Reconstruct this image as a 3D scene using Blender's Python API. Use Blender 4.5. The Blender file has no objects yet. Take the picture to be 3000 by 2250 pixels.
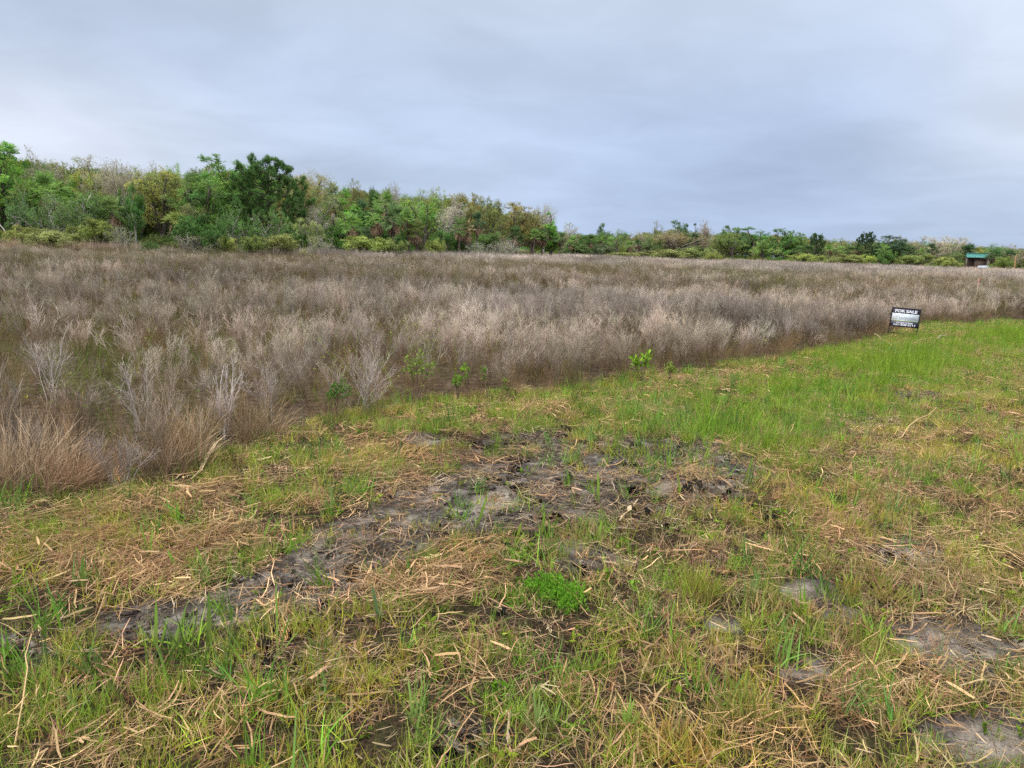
import bpy, math
import numpy as np
from mathutils import Matrix, Vector

rad = math.radians
RG = np.random.default_rng(11)
SC = bpy.context.scene
COL = SC.collection

# ------------------------------------------------------------------ camera geometry
F, CX, CY, EYE = 2100.0, 1500.0, 1125.0, 1.60
PITCH, ROLL = rad(10.63), rad(1.92)


def rot_x(a):
    c, s = math.cos(a), math.sin(a)
    return np.array([[1, 0, 0], [0, c, -s], [0, s, c]])


def rot_z(a):
    c, s = math.cos(a), math.sin(a)
    return np.array([[c, -s, 0], [s, c, 0], [0, 0, 1]])


RM = rot_x(math.pi / 2 - PITCH) @ rot_z(ROLL)


def ray(px, py):
    return RM @ np.array([(px - CX) / F, -(py - CY) / F, -1.0])


def gnd(px, py, z=0.0):
    v = ray(px, py)
    t = (EYE - z) / -v[2]
    return np.array([v[0] * t, v[1] * t])


def project(x, y, z=0.0):
    P = np.stack([np.asarray(x, float), np.asarray(y, float), np.broadcast_to(z, np.shape(x)) - EYE], -1) @ RM
    d = np.maximum(-P[..., 2], 1e-3)
    return CX + F * P[..., 0] / d, CY - F * P[..., 1] / d


def far_pt(px, d, py=731.0):
    """ground position at depth d (metres forward) seen in column px of the horizon, and the height of row py there"""
    v = ray(px, py)
    t = d / v[1]
    return v[0] * t, d, EYE + v[2] * t


cam_d = bpy.data.cameras.new("camera")
cam = bpy.data.objects.new("camera", cam_d)
COL.objects.link(cam)
M4 = Matrix.Identity(4)
for i in range(3):
    for j in range(3):
        M4[i][j] = RM[i, j]
M4.translation = (0, 0, EYE)
cam.matrix_world = M4
cam_d.sensor_width = 36
cam_d.lens = 36 * F / 3000
cam_d.clip_start, cam_d.clip_end = 0.05, 8000
SC.camera = cam

# ------------------------------------------------------------------ noise
_LAT = np.random.default_rng(5).random((256, 256))


def vnoise(x, y, s, seed=0):
    x = np.asarray(x, float) / s + seed * 17.31
    y = np.asarray(y, float) / s + seed * 9.77
    xi, yi = np.floor(x).astype(int), np.floor(y).astype(int)
    fx, fy = x - xi, y - yi
    fx, fy = fx * fx * (3 - 2 * fx), fy * fy * (3 - 2 * fy)
    a, b = _LAT[xi & 255, yi & 255], _LAT[(xi + 1) & 255, yi & 255]
    c, d = _LAT[xi & 255, (yi + 1) & 255], _LAT[(xi + 1) & 255, (yi + 1) & 255]
    return (a * (1 - fx) + b * fx) * (1 - fy) + (c * (1 - fx) + d * fx) * fy


def fbm(x, y, s, seed=0, o=4):
    r, w, t = 0, 1.0, 0
    for k in range(o):
        r = r + w * vnoise(x, y, s / 2 ** k, seed + k)
        t += w
        w *= 0.5
    return r / t


def sstep(a, b, x):
    t = np.clip((x - a) / (b - a), 0, 1)
    return t * t * (3 - 2 * t)


# ------------------------------------------------------------------ layout of the ground
EDGE_PX = [(-900, 1680), (-400, 1590), (0, 1500), (300, 1425), (600, 1365), (820, 1295), (1000, 1240), (1150, 1200),
           (1400, 1165), (1700, 1140), (1900, 1096), (2074, 1090), (2298, 1050), (2497, 1018), (2600, 985),
           (2720, 950), (2845, 953), (3000, 927), (3300, 880), (3700, 850)]
_e = np.array([gnd(*p) for p in EDGE_PX])
EDGE_AZ, EDGE_R = np.arctan2(_e[:, 0], _e[:, 1]), np.hypot(_e[:, 0], _e[:, 1])


def field_dist(x, y):
    """metres beyond the mown edge (negative: on the mown strip)"""
    az = np.arctan2(x, y)
    e = np.interp(az, EDGE_AZ, EDGE_R)
    return np.hypot(x, y) - e + 0.5 * (fbm(x, y, 0.9, 31) - 0.5)


TREE_PX = [(-900, 50), (0, 62), (300, 66), (700, 76), (1000, 90), (1300, 112), (1500, 130), (1700, 160), (2000, 172), (2400, 180), (2900, 182), (3900, 185)]
_ta = np.array([math.atan2(*far_pt(p, 1.0)[:2]) for p, _ in TREE_PX])
_td = np.array([d for _, d in TREE_PX], float)


def tree_depth(x, y):
    return np.interp(np.arctan2(x, y), _ta, _td)


SKY_PX = [(-900, 430), (0, 430), (75, 445), (110, 452), (200, 475), (300, 482), (400, 492), (480, 488), (560, 478), (640, 464), (700, 474),
          (780, 480), (860, 508), (900, 510), (980, 540), (1050, 535), (1150, 558), (1280, 560), (1400, 580), (1500, 598),
          (1580, 628), (1640, 672), (1700, 678), (1770, 672), (1850, 685), (1920, 668), (2000, 665), (2090, 670), (2200, 674),
          (2330, 684), (2450, 698), (2550, 698), (2650, 706), (2720, 700), (2820, 706), (2900, 718), (3000, 720), (3900, 735)]
_sx, _sy = np.array(SKY_PX, float).T


def height(x, y):
    r = np.hypot(x, y)
    near = np.exp(-(r / 30) ** 2)
    return (0.06 * (fbm(x, y, 2.2, 3) - 0.5) + 0.05 * (fbm(x, y, 0.45, 8, 3) - 0.5) * (0.35 + bare_mask(x, y))) * near


def ell(px, py, cx, cy, rx, ry, rot=0.0):
    c, s = math.cos(rad(rot)), math.sin(rad(rot))
    dx, dy = px - cx, py - cy
    u, v = dx * c + dy * s, -dx * s + dy * c
    return np.exp(-((u / rx) ** 2 + (v / ry) ** 2))


def band(px, py, pts):
    """pts: (x, y, half-height); soft ribbon along a polyline of the ground seen in the photo's pixels"""
    p = np.array(pts, float)
    yc = np.interp(px, p[:, 0], p[:, 1], left=-9999, right=-9999)
    w = np.interp(px, p[:, 0], p[:, 2])
    return np.exp(-((py - yc) / w) ** 2)


def many(px, py, L):
    r = 0
    for e in L:
        r = np.maximum(r, (e[5] if len(e) > 5 else 1.0) * ell(px, py, *e[:5]))
    return r


BARE = [(1600, 1440, 500, 110, -8), (1150, 1570, 300, 75, -14), (1920, 1400, 330, 100, -4), (560, 1800, 260, 58, -10), (850, 1710, 240, 66, -14),
        (30, 1910, 130, 45, -10), (2120, 1822, 75, 26, 10, .6), (2480, 1800, 90, 28, 0, .5), (2800, 1895, 230, 90, 12, .62), (2370, 1730, 130, 50, 0, .55),
        (2660, 1620, 130, 45, 0, .75), (2900, 2170, 220, 100, 0, .6), (2700, 1160, 90, 18, 0, .6), (1520, 1300, 200, 26, -10, .85),
        (1900, 1320, 190, 28, -8, .85), (1240, 1285, 70, 20, 0, .7), (1750, 1650, 150, 40, 0, .55), (2370, 1960, 110, 40, 0, .45),
        (1400, 2160, 120, 50, 0, .55), (2550, 1230, 120, 16, 0, .4)]
CHAR = [(1520, 1295, 170, 22, -12), (1930, 1320, 180, 24, -6), (1540, 1570, 260, 55, -4), (1060, 1620, 90, 40, 0), (1370, 1610, 60, 28, 0),
        (1950, 1530, 110, 30, 0), (100, 1920, 180, 45, -12), (600, 1930, 260, 30, 0), (1400, 2150, 110, 50, 0), (1020, 1440, 90, 30, 0, .6),
        (380, 1680, 70, 28, 0), (930, 1800, 130, 60, 0, .8), (2230, 1505, 45, 16, 0, 1.0), (1850, 1480, 200, 40, 0, .8), (460, 1890, 160, 30, 0)]
SAND = [(1430, 1490, 110, 45, -20), (1370, 1510, 80, 34, 0), (560, 1800, 190, 40, -10, .8), (960, 1620, 180, 40, -10), (1760, 1480, 160, 60, 0, .8),
        (1620, 1600, 180, 35, -5, .7), (2120, 1822, 60, 22, 10, 1.2), (2480, 1795, 80, 24, 0, .7), (2800, 1890, 200, 75, 12, .75), (2370, 1730, 110, 38, 0, .7),
        (2660, 1610, 110, 40, 0, .8), (2900, 2170, 150, 70, 0), (1980, 1440, 120, 50, 0, .6), (1240, 1285, 60, 18, 0, .8), (20, 1870, 70, 30, 0, .6),
        (1800, 1650, 100, 30, 0, .8), (2330, 1960, 60, 26, 0)]
RSTR = []
STRAW = [(250, 1710, 380, 140, 0, 1.25), (650, 1620, 420, 120, -10, .8), (1280, 1710, 330, 75, -4, 1.25), (1650, 1660, 220, 60, 0, .8),
         (600, 2020, 450, 110, 0, .9), (1100, 1990, 300, 160, 0, .8), (2080, 1390, 190, 60, 0, 1.0), (700, 1420, 450, 45, -14, 1.0), (300, 1500, 350, 40, -16, 1.0),
         (1650, 1200, 200, 26, 0, .7), (2200, 1115, 300, 35, -4, .7), (2750, 1000, 230, 34, -3, 1.1), (2350, 1120, 120, 22, 0, .8),
         (2400, 1590, 220, 60, 0, .35), (2800, 1500, 240, 160, 0, .3), (2850, 2000, 250, 180, 0, .5), (2100, 2100, 350, 130, 0, .3), (1350, 1370, 260, 45, -8, .7),
         (700, 2200, 500, 90, 0, .9), (1150, 1330, 320, 40, -10, .7), (200, 1900, 220, 40, -20, .9)]
LUSH = [(2640, 1075, 330, 70, -6), (2250, 1190, 330, 80, -8), (2080, 1260, 150, 70, 0), (2450, 1170, 260, 60, 0, .8), (2950, 1000, 180, 40, 0, .9), (1800, 1180, 220, 35, 0, .5),
        (2250, 1320, 150, 60, 0, .5), (1900, 1230, 200, 40, 0, .4)]


def bare_mask(x, y):
    px, py = project(x, y)
    b = many(px, py, BARE)
    return np.clip(sstep(0.17, 0.40, b * (0.40 + 1.1 * fbm(x, y, 0.35, 41, 4))), 0, 1)


# ------------------------------------------------------------------ mesh builder
def nrm(v):
    return v / np.maximum(np.linalg.norm(v, axis=-1, keepdims=True), 1e-9)


def bc(C, N, K):
    C = np.asarray(C, float)
    if C.ndim == 1:
        C = C[None, None, :]
    elif C.ndim == 2:
        C = C[:, None, :]
    return np.broadcast_to(C, (N, K, 3))


class MB:
    def __init__(s):
        s.v, s.f, s.c, s.m, s.n = [], [], [], [], 0

    def add(s, V, Q, C, mat=0):
        V = np.asarray(V, float).reshape(-1, 3)
        Q = np.asarray(Q, int).reshape(-1, 4)
        s.v.append(V)
        s.f.append(Q + s.n)
        s.c.append(np.broadcast_to(np.asarray(C, float), V.shape).reshape(-1, 3))
        s.m.append(np.full(len(Q), mat, int))
        s.n += len(V)

    def ribbons(s, P, W, C, mat=0, side=None, rg=RG):
        N, K = P.shape[:2]
        if side is None:
            side = nrm(np.cross(nrm(P[:, -1] - P[:, 0]), rg.normal(0, 1, (N, 3))))
        W = np.broadcast_to(np.asarray(W, float), (N, K))
        o = side[:, None, :] * W[..., None] * 0.5
        V = np.stack([P - o, P + o], 2)
        i = np.arange(N)[:, None] * K + np.arange(K - 1)[None]
        a = i * 2
        Q = np.stack([a, a + 1, a + 3, a + 2], -1)
        Cc = np.repeat(bc(C, N, K)[:, :, None, :], 2, 2)
        s.add(V, Q, Cc.reshape(-1, 3), mat)

    def tubes(s, P, R, C, mat=0, sides=4):
        N, K = P.shape[:2]
        T = np.empty_like(P)
        T[:, 1:-1] = P[:, 2:] - P[:, :-2]
        T[:, 0], T[:, -1] = P[:, 1] - P[:, 0], P[:, -1] - P[:, -2]
        T = nrm(T)
        ref = np.where(np.abs(T[:, :1, 2:3]) > 0.9, np.array([1.0, 0, 0]), np.array([0, 0, 1.0]))
        A = nrm(np.cross(T, np.broadcast_to(ref, T.shape)))
        B = np.cross(T, A)
        ang = np.arange(sides) / sides * 2 * math.pi
        R = np.broadcast_to(np.asarray(R, float), (N, K))
        V = P[:, :, None] + R[..., None, None] * (A[:, :, None] * np.cos(ang)[:, None] + B[:, :, None] * np.sin(ang)[:, None])
        i = (np.arange(N)[:, None, None] * K + np.arange(K - 1)[None, :, None]) * sides
        j = np.arange(sides)[None, None]
        k = (j + 1) % sides
        Q = np.stack(np.broadcast_arrays(i + j, i + k, i + sides + k, i + sides + j), -1)
        s.add(V, Q, np.repeat(bc(C, N, K)[:, :, None, :], sides, 2).reshape(-1, 3), mat)

    def leaves(s, P, D, L, Wd, C, mat=0, rg=RG, upb=0.4):
        """one folded-looking diamond per leaf"""
        N = len(P)
        D = nrm(D)
        n = nrm(rg.normal(0, 1, (N, 3)) + np.array([0, 0, upb]))
        S = nrm(np.cross(D, n))
        L = np.broadcast_to(np.asarray(L, float), (N,))[:, None]
        Wd = np.broadcast_to(np.asarray(Wd, float), (N,))[:, None]
        V = np.stack([P, P + D * L * .5 + S * Wd * .5, P + D * L, P + D * L * .5 - S * Wd * .5], 1)
        Q = np.arange(N * 4).reshape(N, 4)
        s.add(V, Q, np.repeat(bc(C, N, 1), 4, 1).reshape(-1, 3), mat)

    def box(s, lo, hi, C=(1, 1, 1), mat=0, M=None):
        x0, y0, z0 = lo
        x1, y1, z1 = hi
        V = np.array([[x0, y0, z0], [x1, y0, z0], [x1, y1, z0], [x0, y1, z0], [x0, y0, z1], [x1, y0, z1], [x1, y1, z1], [x0, y1, z1]], float)
        if M is not None:
            V = V @ np.asarray(M)[:3, :3].T + np.asarray(M)[:3, 3]
        s.add(V, [[0, 3, 2, 1], [4, 5, 6, 7], [0, 1, 5, 4], [1, 2, 6, 5], [2, 3, 7, 6], [3, 0, 4, 7]], C, mat)

    def arrays(s):
        return np.concatenate(s.v), np.concatenate(s.f), np.concatenate(s.c), np.concatenate(s.m)

    def mesh(s, name, mats, smooth=False):
        V, Q, C, Mi = s.arrays()
        me = bpy.data.meshes.new(name)
        me.vertices.add(len(V))
        me.vertices.foreach_set("co", V.astype(np.float32).ravel())
        me.loops.add(Q.size)
        me.loops.foreach_set("vertex_index", Q.astype(np.int32).ravel())
        me.polygons.add(len(Q))
        me.polygons.foreach_set("loop_start", (np.arange(len(Q)) * 4).astype(np.int32))
        me.polygons.foreach_set("material_index", Mi.astype(np.int32))
        if smooth:
            me.polygons.foreach_set("use_smooth", np.ones(len(Q), bool))
        me.update(calc_edges=True)
        a = me.color_attributes.new("Col", "FLOAT_COLOR", "POINT")
        a.data.foreach_set("color", np.concatenate([C, np.ones((len(C), 1))], 1).astype(np.float32).ravel())
        for m in (mats if isinstance(mats, (list, tuple)) else [mats]):
            me.materials.append(m)
        return me


# ------------------------------------------------------------------ materials
def new_mat(name):
    m = bpy.data.materials.new(name)
    m.use_nodes = True
    nt = m.node_tree
    nt.nodes.clear()
    out = nt.nodes.new("ShaderNodeOutputMaterial")
    return m, nt, out


def veg(name, tint=None, transl=0.25, noise=0.0):
    """plant matter: per-vertex natural colour times the tint of the plant (object colour or instance attribute)"""
    m, nt, out = new_mat(name)
    N, L = nt.nodes, nt.links
    at = N.new("ShaderNodeAttribute")
    at.attribute_name = "Col"
    col = at.outputs["Color"]
    if tint:
        mx = N.new("ShaderNodeMix")
        mx.data_type, mx.blend_type = "RGBA", "MULTIPLY"
        mx.inputs[0].default_value = 1
        L.new(col, mx.inputs[6])
        if tint == "object":
            L.new(N.new("ShaderNodeObjectInfo").outputs["Color"], mx.inputs[7])
        else:
            t = N.new("ShaderNodeAttribute")
            t.attribute_type, t.attribute_name = "INSTANCER", "tint"
            L.new(t.outputs["Color"], mx.inputs[7])
        col = mx.outputs[2]
    if noise:
        tc = N.new("ShaderNodeTexCoord")
        nz = N.new("ShaderNodeTexNoise")
        nz.inputs["Scale"].default_value = noise
        nz.inputs["Detail"].default_value = 4
        L.new(tc.outputs["Object"], nz.inputs["Vector"])
        mr = N.new("ShaderNodeMapRange")
        mr.inputs[1].default_value, mr.inputs[2].default_value = 0.3, 0.7
        mr.inputs[3].default_value, mr.inputs[4].default_value = 0.55, 1.4
        L.new(nz.outputs["Fac"], mr.inputs[0])
        m2 = N.new("ShaderNodeMix")
        m2.data_type, m2.blend_type = "RGBA", "MULTIPLY"
        m2.inputs[0].default_value = 1
        L.new(col, m2.inputs[6])
        L.new(mr.outputs[0], m2.inputs[7])
        col = m2.outputs[2]
    d = N.new("ShaderNodeBsdfDiffuse")
    L.new(col, d.inputs["Color"])
    sh = d.outputs[0]
    if transl:
        t = N.new("ShaderNodeBsdfTranslucent")
        L.new(col, t.inputs["Color"])
        mx = N.new("ShaderNodeMixShader")
        mx.inputs[0].default_value = transl
        L.new(sh, mx.inputs[1])
        L.new(t.outputs[0], mx.inputs[2])
        sh = mx.outputs[0]
    L.new(sh, out.inputs["Surface"])
    return m


def paint(name, col, rough=0.5, metal=0.0, noise=None, spec=0.5):
    m, nt, out = new_mat(name)
    N, L = nt.nodes, nt.links
    p = N.new("ShaderNodeBsdfPrincipled")
    p.inputs["Roughness"].default_value = rough
    p.inputs["Metallic"].default_value = metal
    p.inputs["Specular IOR Level"].default_value = spec
    p.inputs["Base Color"].default_value = (*col, 1)
    if noise:
        tc = N.new("ShaderNodeTexCoord")
        nz = N.new("ShaderNodeTexNoise")
        nz.inputs["Scale"].default_value = noise
        nz.inputs["Detail"].default_value = 5
        L.new(tc.outputs["Object"], nz.inputs["Vector"])
        r = N.new("ShaderNodeMix")
        r.data_type = "RGBA"
        r.inputs[6].default_value = (*[c * 0.75 for c in col], 1)
        r.inputs[7].default_value = (*[min(1, c * 1.15) for c in col], 1)
        L.new(nz.outputs["Fac"], r.inputs[0])
        L.new(r.outputs[2], p.inputs["Base Color"])
    L.new(p.outputs[0], out.inputs["Surface"])
    return m


M_LEAF = veg("leaf_tinted", "object", 0.36)
M_LEAF_I = veg("leaf_scattered", "inst", 0.36)
M_GRASS_I = veg("grass_blade", "inst", 0.28)
M_DRY_I = veg("dry_stalk", "inst", 0.12)
M_PLANT = veg("plant_plain", None, 0.25)
M_BARK = veg("bark", None, 0.0, noise=6.0)
M_BARK_O = veg("bark_tinted", "object", 0.0, noise=3.0)
M_DRY = veg("dry_plain", None, 0.1)


# ------------------------------------------------------------------ growth helpers
def grow(S, D, L, K, bend, up, rg):
    N = len(S)
    P = [S]
    D = nrm(D)
    L = np.broadcast_to(L, (N,))
    for k in range(1, K):
        D = nrm(D + rg.normal(0, bend, (N, 3)) + np.array([0, 0, up]))
        P.append(P[-1] + D * (L / (K - 1))[:, None])
    return np.stack(P, 1)


def kids(P, n, t0, t1, ang, L, K, bend, up, rg, fall=0.4, flat=0.0):
    N, Kp = P.shape[:2]
    t = rg.uniform(t0, t1, (N, n))
    s = t * (Kp - 1)
    i = np.minimum(s.astype(int), Kp - 2)
    f = (s - i)[..., None]
    r = np.arange(N)[:, None]
    a, b = P[r, i], P[r, i + 1]
    pos = (a + (b - a) * f).reshape(-1, 3)
    T = nrm(b - a).reshape(-1, 3)
    q = nrm(np.cross(T, rg.normal(0, 1, T.shape)))
    if flat:
        q = nrm(q * np.array([1, 1, 1 - flat]))
    g = rg.normal(ang, ang * 0.22, len(T))[:, None]
    D = T * np.cos(g) + q * np.sin(g)
    tt = t.reshape(-1)
    Lc = L * (1 - fall * tt) * rg.uniform(0.65, 1.3, len(tt))
    return grow(pos, D, Lc, K, bend, up, rg), tt


def taper(N, K, w0, w1):
    return np.broadcast_to(np.linspace(w0, w1, K)[None], (N, K))


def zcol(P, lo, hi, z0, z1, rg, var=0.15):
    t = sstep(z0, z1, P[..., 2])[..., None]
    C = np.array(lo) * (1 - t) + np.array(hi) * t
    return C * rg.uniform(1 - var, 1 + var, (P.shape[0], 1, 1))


def updirs(n, tilt, rg):
    az = rg.uniform(0, 2 * math.pi, n)
    th = np.abs(rg.normal(0, tilt, n))
    return np.stack([np.sin(th) * np.cos(az), np.sin(th) * np.sin(az), np.cos(th)], 1)


def disc(n, r, rg):
    a, q = rg.uniform(0, 2 * math.pi, n), r * np.sqrt(rg.random(n))
    return np.stack([q * np.cos(a), q * np.sin(a), np.zeros(n)], 1)


# ------------------------------------------------------------------ objects and tags
def tag(o, label=None, cat=None, group=None, kind=None):
    if label:
        o["label"] = label
    if cat:
        o["category"] = cat
    if group:
        o["group"] = group
    if kind:
        o["kind"] = kind
    return o


def link(name, me, parent=None):
    o = bpy.data.objects.new(name, me)
    COL.objects.link(o)
    if parent is not None:
        o.parent = parent
    return o


def empty(name, loc, rz=0.0, scale=(1, 1, 1)):
    o = bpy.data.objects.new(name, None)
    o.empty_display_size = 0.2
    COL.objects.link(o)
    o.location, o.rotation_euler, o.scale = loc, (0, 0, rz), scale
    return o


def proto(mesh):
    return bpy.data.objects.new(mesh.name, mesh)   # source for a scatter, never linked to the scene


def scatter(name, label, cat, P, rot, scl, tint, protos):
    n = len(P)
    me = bpy.data.meshes.new(name)
    me.vertices.add(n)
    me.vertices.foreach_set("co", np.asarray(P, np.float32).ravel())
    scl = np.asarray(scl, np.float32)
    if scl.ndim == 1:
        scl = np.repeat(scl[:, None], 3, 1)
    me.attributes.new("rot", "FLOAT_VECTOR", "POINT").data.foreach_set("vector", np.asarray(rot, np.float32).ravel())
    me.attributes.new("scl", "FLOAT_VECTOR", "POINT").data.foreach_set("vector", scl.ravel())
    me.attributes.new("idx", "INT", "POINT").data.foreach_set("value", RG.integers(0, len(protos), n).astype(np.int32))
    t4 = np.concatenate([np.asarray(tint, np.float32), np.ones((n, 1), np.float32)], 1)
    me.attributes.new("tint", "FLOAT_COLOR", "POINT").data.foreach_set("color", t4.astype(np.float32).ravel())
    o = link(name, me)
    ng = bpy.data.node_groups.new(name, "GeometryNodeTree")
    ng.interface.new_socket("Geometry", in_out="INPUT", socket_type="NodeSocketGeometry")
    ng.interface.new_socket("Geometry", in_out="OUTPUT", socket_type="NodeSocketGeometry")
    N, L = ng.nodes, ng.links
    gi, go = N.new("NodeGroupInput"), N.new("NodeGroupOutput")
    iop = N.new("GeometryNodeInstanceOnPoints")
    jn = N.new("GeometryNodeJoinGeometry")
    for p in protos:
        oi = N.new("GeometryNodeObjectInfo")
        oi.inputs["Object"].default_value = p
        gt = N.new("GeometryNodeGeometryToInstance")
        L.new(oi.outputs["Geometry"], gt.inputs[0])
        L.new(gt.outputs[0], jn.inputs[0])

    def attr(nm, ty):
        a = N.new("GeometryNodeInputNamedAttribute")
        a.data_type = ty
        a.inputs["Name"].default_value = nm
        return [s for s in a.outputs if s.enabled and s.name == "Attribute"][0]
    e2r = N.new("FunctionNodeEulerToRotation")
    L.new(attr("rot", "FLOAT_VECTOR"), e2r.inputs[0])
    L.new(gi.outputs[0], iop.inputs["Points"])
    L.new(jn.outputs[0], iop.inputs["Instance"])
    iop.inputs["Pick Instance"].default_value = True
    L.new(attr("idx", "INT"), iop.inputs["Instance Index"])
    L.new(e2r.outputs[0], iop.inputs["Rotation"])
    L.new(attr("scl", "FLOAT_VECTOR"), iop.inputs["Scale"])
    L.new(iop.outputs[0], go.inputs[0])
    o.modifiers.new("scatter", "NODES").node_group = ng
    return tag(o, label, cat, kind="stuff")


def sector(r0, r1, dens, half=43.0, power=None):
    """random ground points in the part of a ring the camera (and a step to either side) can see"""
    a = rad(half)
    n = RG.poisson(dens * a * (r1 * r1 - r0 * r0))
    az = RG.uniform(-a, a, n)
    r = np.sqrt(RG.uniform(r0 * r0, r1 * r1, n))
    x, y = r * np.sin(az), r * np.cos(az)
    x = x + RG.uniform(-1, 1, n) * np.clip(1.5 / np.maximum(r, 1), 0, 1) * 0.8
    return x, y


def keep(x, y, p):
    k = RG.random(len(x)) < p
    return x[k], y[k]


def zrot(n, tilt=0.0):
    return np.stack([RG.normal(0, tilt, n), RG.normal(0, tilt, n), RG.uniform(0, 6.283, n)], 1)


def tints(n, base, var=0.12, hue=0.05):
    b = np.broadcast_to(np.asarray(base, float), (n, 3))
    return np.clip(b * RG.lognormal(0, var, (n, 1)) * RG.lognormal(0, hue, (n, 3)), 0, 1.6)


def lerp(a, b, t):
    t = np.asarray(t)[:, None]
    return np.asarray(a) * (1 - t) + np.asarray(b) * t
#@@PART2
# ------------------------------------------------------------------ ground sheet
def build_ground():
    az = np.concatenate([np.arange(-50, 50.001, 0.28), np.arange(54, 307, 4.0)]) * math.pi / 180
    rr = [0.6]
    while rr[-1] < 3500:
        rr.append(rr[-1] * (1.016 if rr[-1] < 25 else 1.05))
    rr = np.array(rr)
    A, R_ = np.meshgrid(az, rr)
    X, Y = R_ * np.sin(A), R_ * np.cos(A)
    Z = height(X, Y)
    nA, nR = len(az), len(rr)
    i = np.arange(nR - 1)[:, None] * nA
    j = np.arange(nA)[None]
    k = (j + 1) % nA
    Q = np.stack(np.broadcast_arrays(i + j, i + k, i + nA + k, i + nA + j), -1).reshape(-1, 4)[:, ::-1]
    c = len(X.ravel())
    px, py = project(X, Y)
    bare = bare_mask(X, Y) * (R_ < 20)
    char = np.clip(sstep(.32, .72, many(px, py, CHAR) * (0.1 + 1.6 * fbm(X, Y, 0.2, 55))), 0, 1) * (R_ < 20) * .85
    sand = np.clip(sstep(.36, .80, many(px, py, SAND) * (-.1 + 2.1 * fbm(X, Y, 0.22, 65, 5))), 0, 1) * (R_ < 20) * .9
    fld = sstep(-0.3, 0.5, field_dist(X, Y))
    m = MB()
    V = np.stack([X, Y, Z], -1).reshape(-1, 3)
    V = np.concatenate([V, [[0, 0, 0]]])
    m.add(V, Q, np.stack([np.append(bare, 0), np.append(np.maximum(char, 0), 0), np.append(sand, 0)], -1))
    me = m.mesh("ground", [], smooth=True)
    # close the hole under the camera
    bm_tris = [(c, (jj + 1) % nA, jj) for jj in range(nA)]
    import bmesh
    bm = bmesh.new()
    bm.from_mesh(me)
    bm.verts.ensure_lookup_table()
    for t in bm_tris:
        try:
            bm.faces.new([bm.verts[q] for q in t])
        except ValueError:
            pass
    bmesh.ops.recalc_face_normals(bm, faces=bm.faces)
    bm.to_mesh(me)
    bm.free()
    a = me.attributes.new("fld", "FLOAT", "POINT")
    a.data.foreach_set("value", np.append(fld.ravel(), 0).astype(np.float32))
    mt, nt, out = new_mat("earth")
    N, L = nt.nodes, nt.links
    tc = N.new("ShaderNodeTexCoord")

    def noise(s, d=5, rough=.6):
        n = N.new("ShaderNodeTexNoise")
        n.inputs["Scale"].default_value, n.inputs["Detail"].default_value, n.inputs["Roughness"].default_value = s, d, rough
        L.new(tc.outputs["Object"], n.inputs["Vector"])
        return n.outputs["Fac"]

    def mix(a_, b_, f):
        x = N.new("ShaderNodeMix")
        x.data_type = "RGBA"
        for s_, v in ((6, a_), (7, b_)):
            if isinstance(v, tuple):
                x.inputs[s_].default_value = (*v, 1)
            else:
                L.new(v, x.inputs[s_])
        L.new(f, x.inputs[0])
        return x.outputs[2]

    def rng(v, a0, a1, b0=0.0, b1=1.0):
        r = N.new("ShaderNodeMapRange")
        r.inputs[1].default_value, r.inputs[2].default_value, r.inputs[3].default_value, r.inputs[4].default_value = a0, a1, b0, b1
        L.new(v, r.inputs[0])
        return r.outputs[0]

    def attr(nm):
        t = N.new("ShaderNodeAttribute")
        t.attribute_name = nm
        return t

    sep = N.new("ShaderNodeSeparateColor")
    L.new(attr("Col").outputs["Color"], sep.inputs[0])
    n_fine, n_mid, n_big = noise(55), noise(9), noise(1.3)
    base = mix((0.018, 0.014, 0.010), (0.085, 0.06, 0.036), rng(n_fine, .40, .74))
    base = mix(base, (0.045, 0.055, 0.018), rng(n_mid, .5, .75, 0, .7))
    n_grit = noise(140, 3, .7)
    soil = mix(mix((0.032, 0.027, 0.024), (0.115, 0.10, 0.088), rng(n_fine, .36, .66)), (0.25, 0.222, 0.195), rng(n_mid, .50, .64, 0, .8))
    soil = mix(soil, (0.02, 0.017, 0.015), rng(n_grit, .55, .70, 0, .75))
    base = mix(base, soil, sep.outputs[0])
    sandc = mix((0.19, 0.165, 0.14), (0.34, 0.30, 0.255), rng(n_mid, .3, .7))
    sandc = mix(sandc, (0.085, 0.07, 0.056), rng(n_fine, .50, .66, 0, .85))
    sandc = mix(sandc, (0.06, 0.05, 0.04), rng(n_grit, .56, .70, 0, .7))
    base = mix(base, sandc, sep.outputs[2])
    base = mix(base, mix((0.008, 0.0075, 0.007), (0.03, 0.027, 0.025), rng(n_fine, .35, .7)), sep.outputs[1])
    fieldc = mix((0.035, 0.026, 0.017), (0.12, 0.088, 0.062), rng(n_mid, .35, .7))
    farc = mix((0.10, 0.08, 0.062), (0.16, 0.125, 0.10), rng(n_big, .35, .65))
    ln = N.new("ShaderNodeVectorMath")
    ln.operation = "LENGTH"
    L.new(tc.outputs["Object"], ln.inputs[0])
    fieldc = mix(fieldc, farc, rng(ln.outputs["Value"], 30, 90))
    base = mix(base, fieldc, attr("fld").outputs["Fac"])
    d = N.new("ShaderNodeBsdfDiffuse")
    L.new(base, d.inputs["Color"])
    bp = N.new("ShaderNodeBump")
    bp.inputs["Strength"].default_value, bp.inputs["Distance"].default_value = 0.85, 0.025
    ad = N.new("ShaderNodeMath")
    ad.operation = "ADD"
    L.new(n_fine, ad.inputs[0])
    L.new(n_mid, ad.inputs[1])
    L.new(ad.outputs[0], bp.inputs["Height"])
    L.new(bp.outputs[0], d.inputs["Normal"])
    L.new(d.outputs[0], out.inputs["Surface"])
    me.materials.append(mt)
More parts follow.
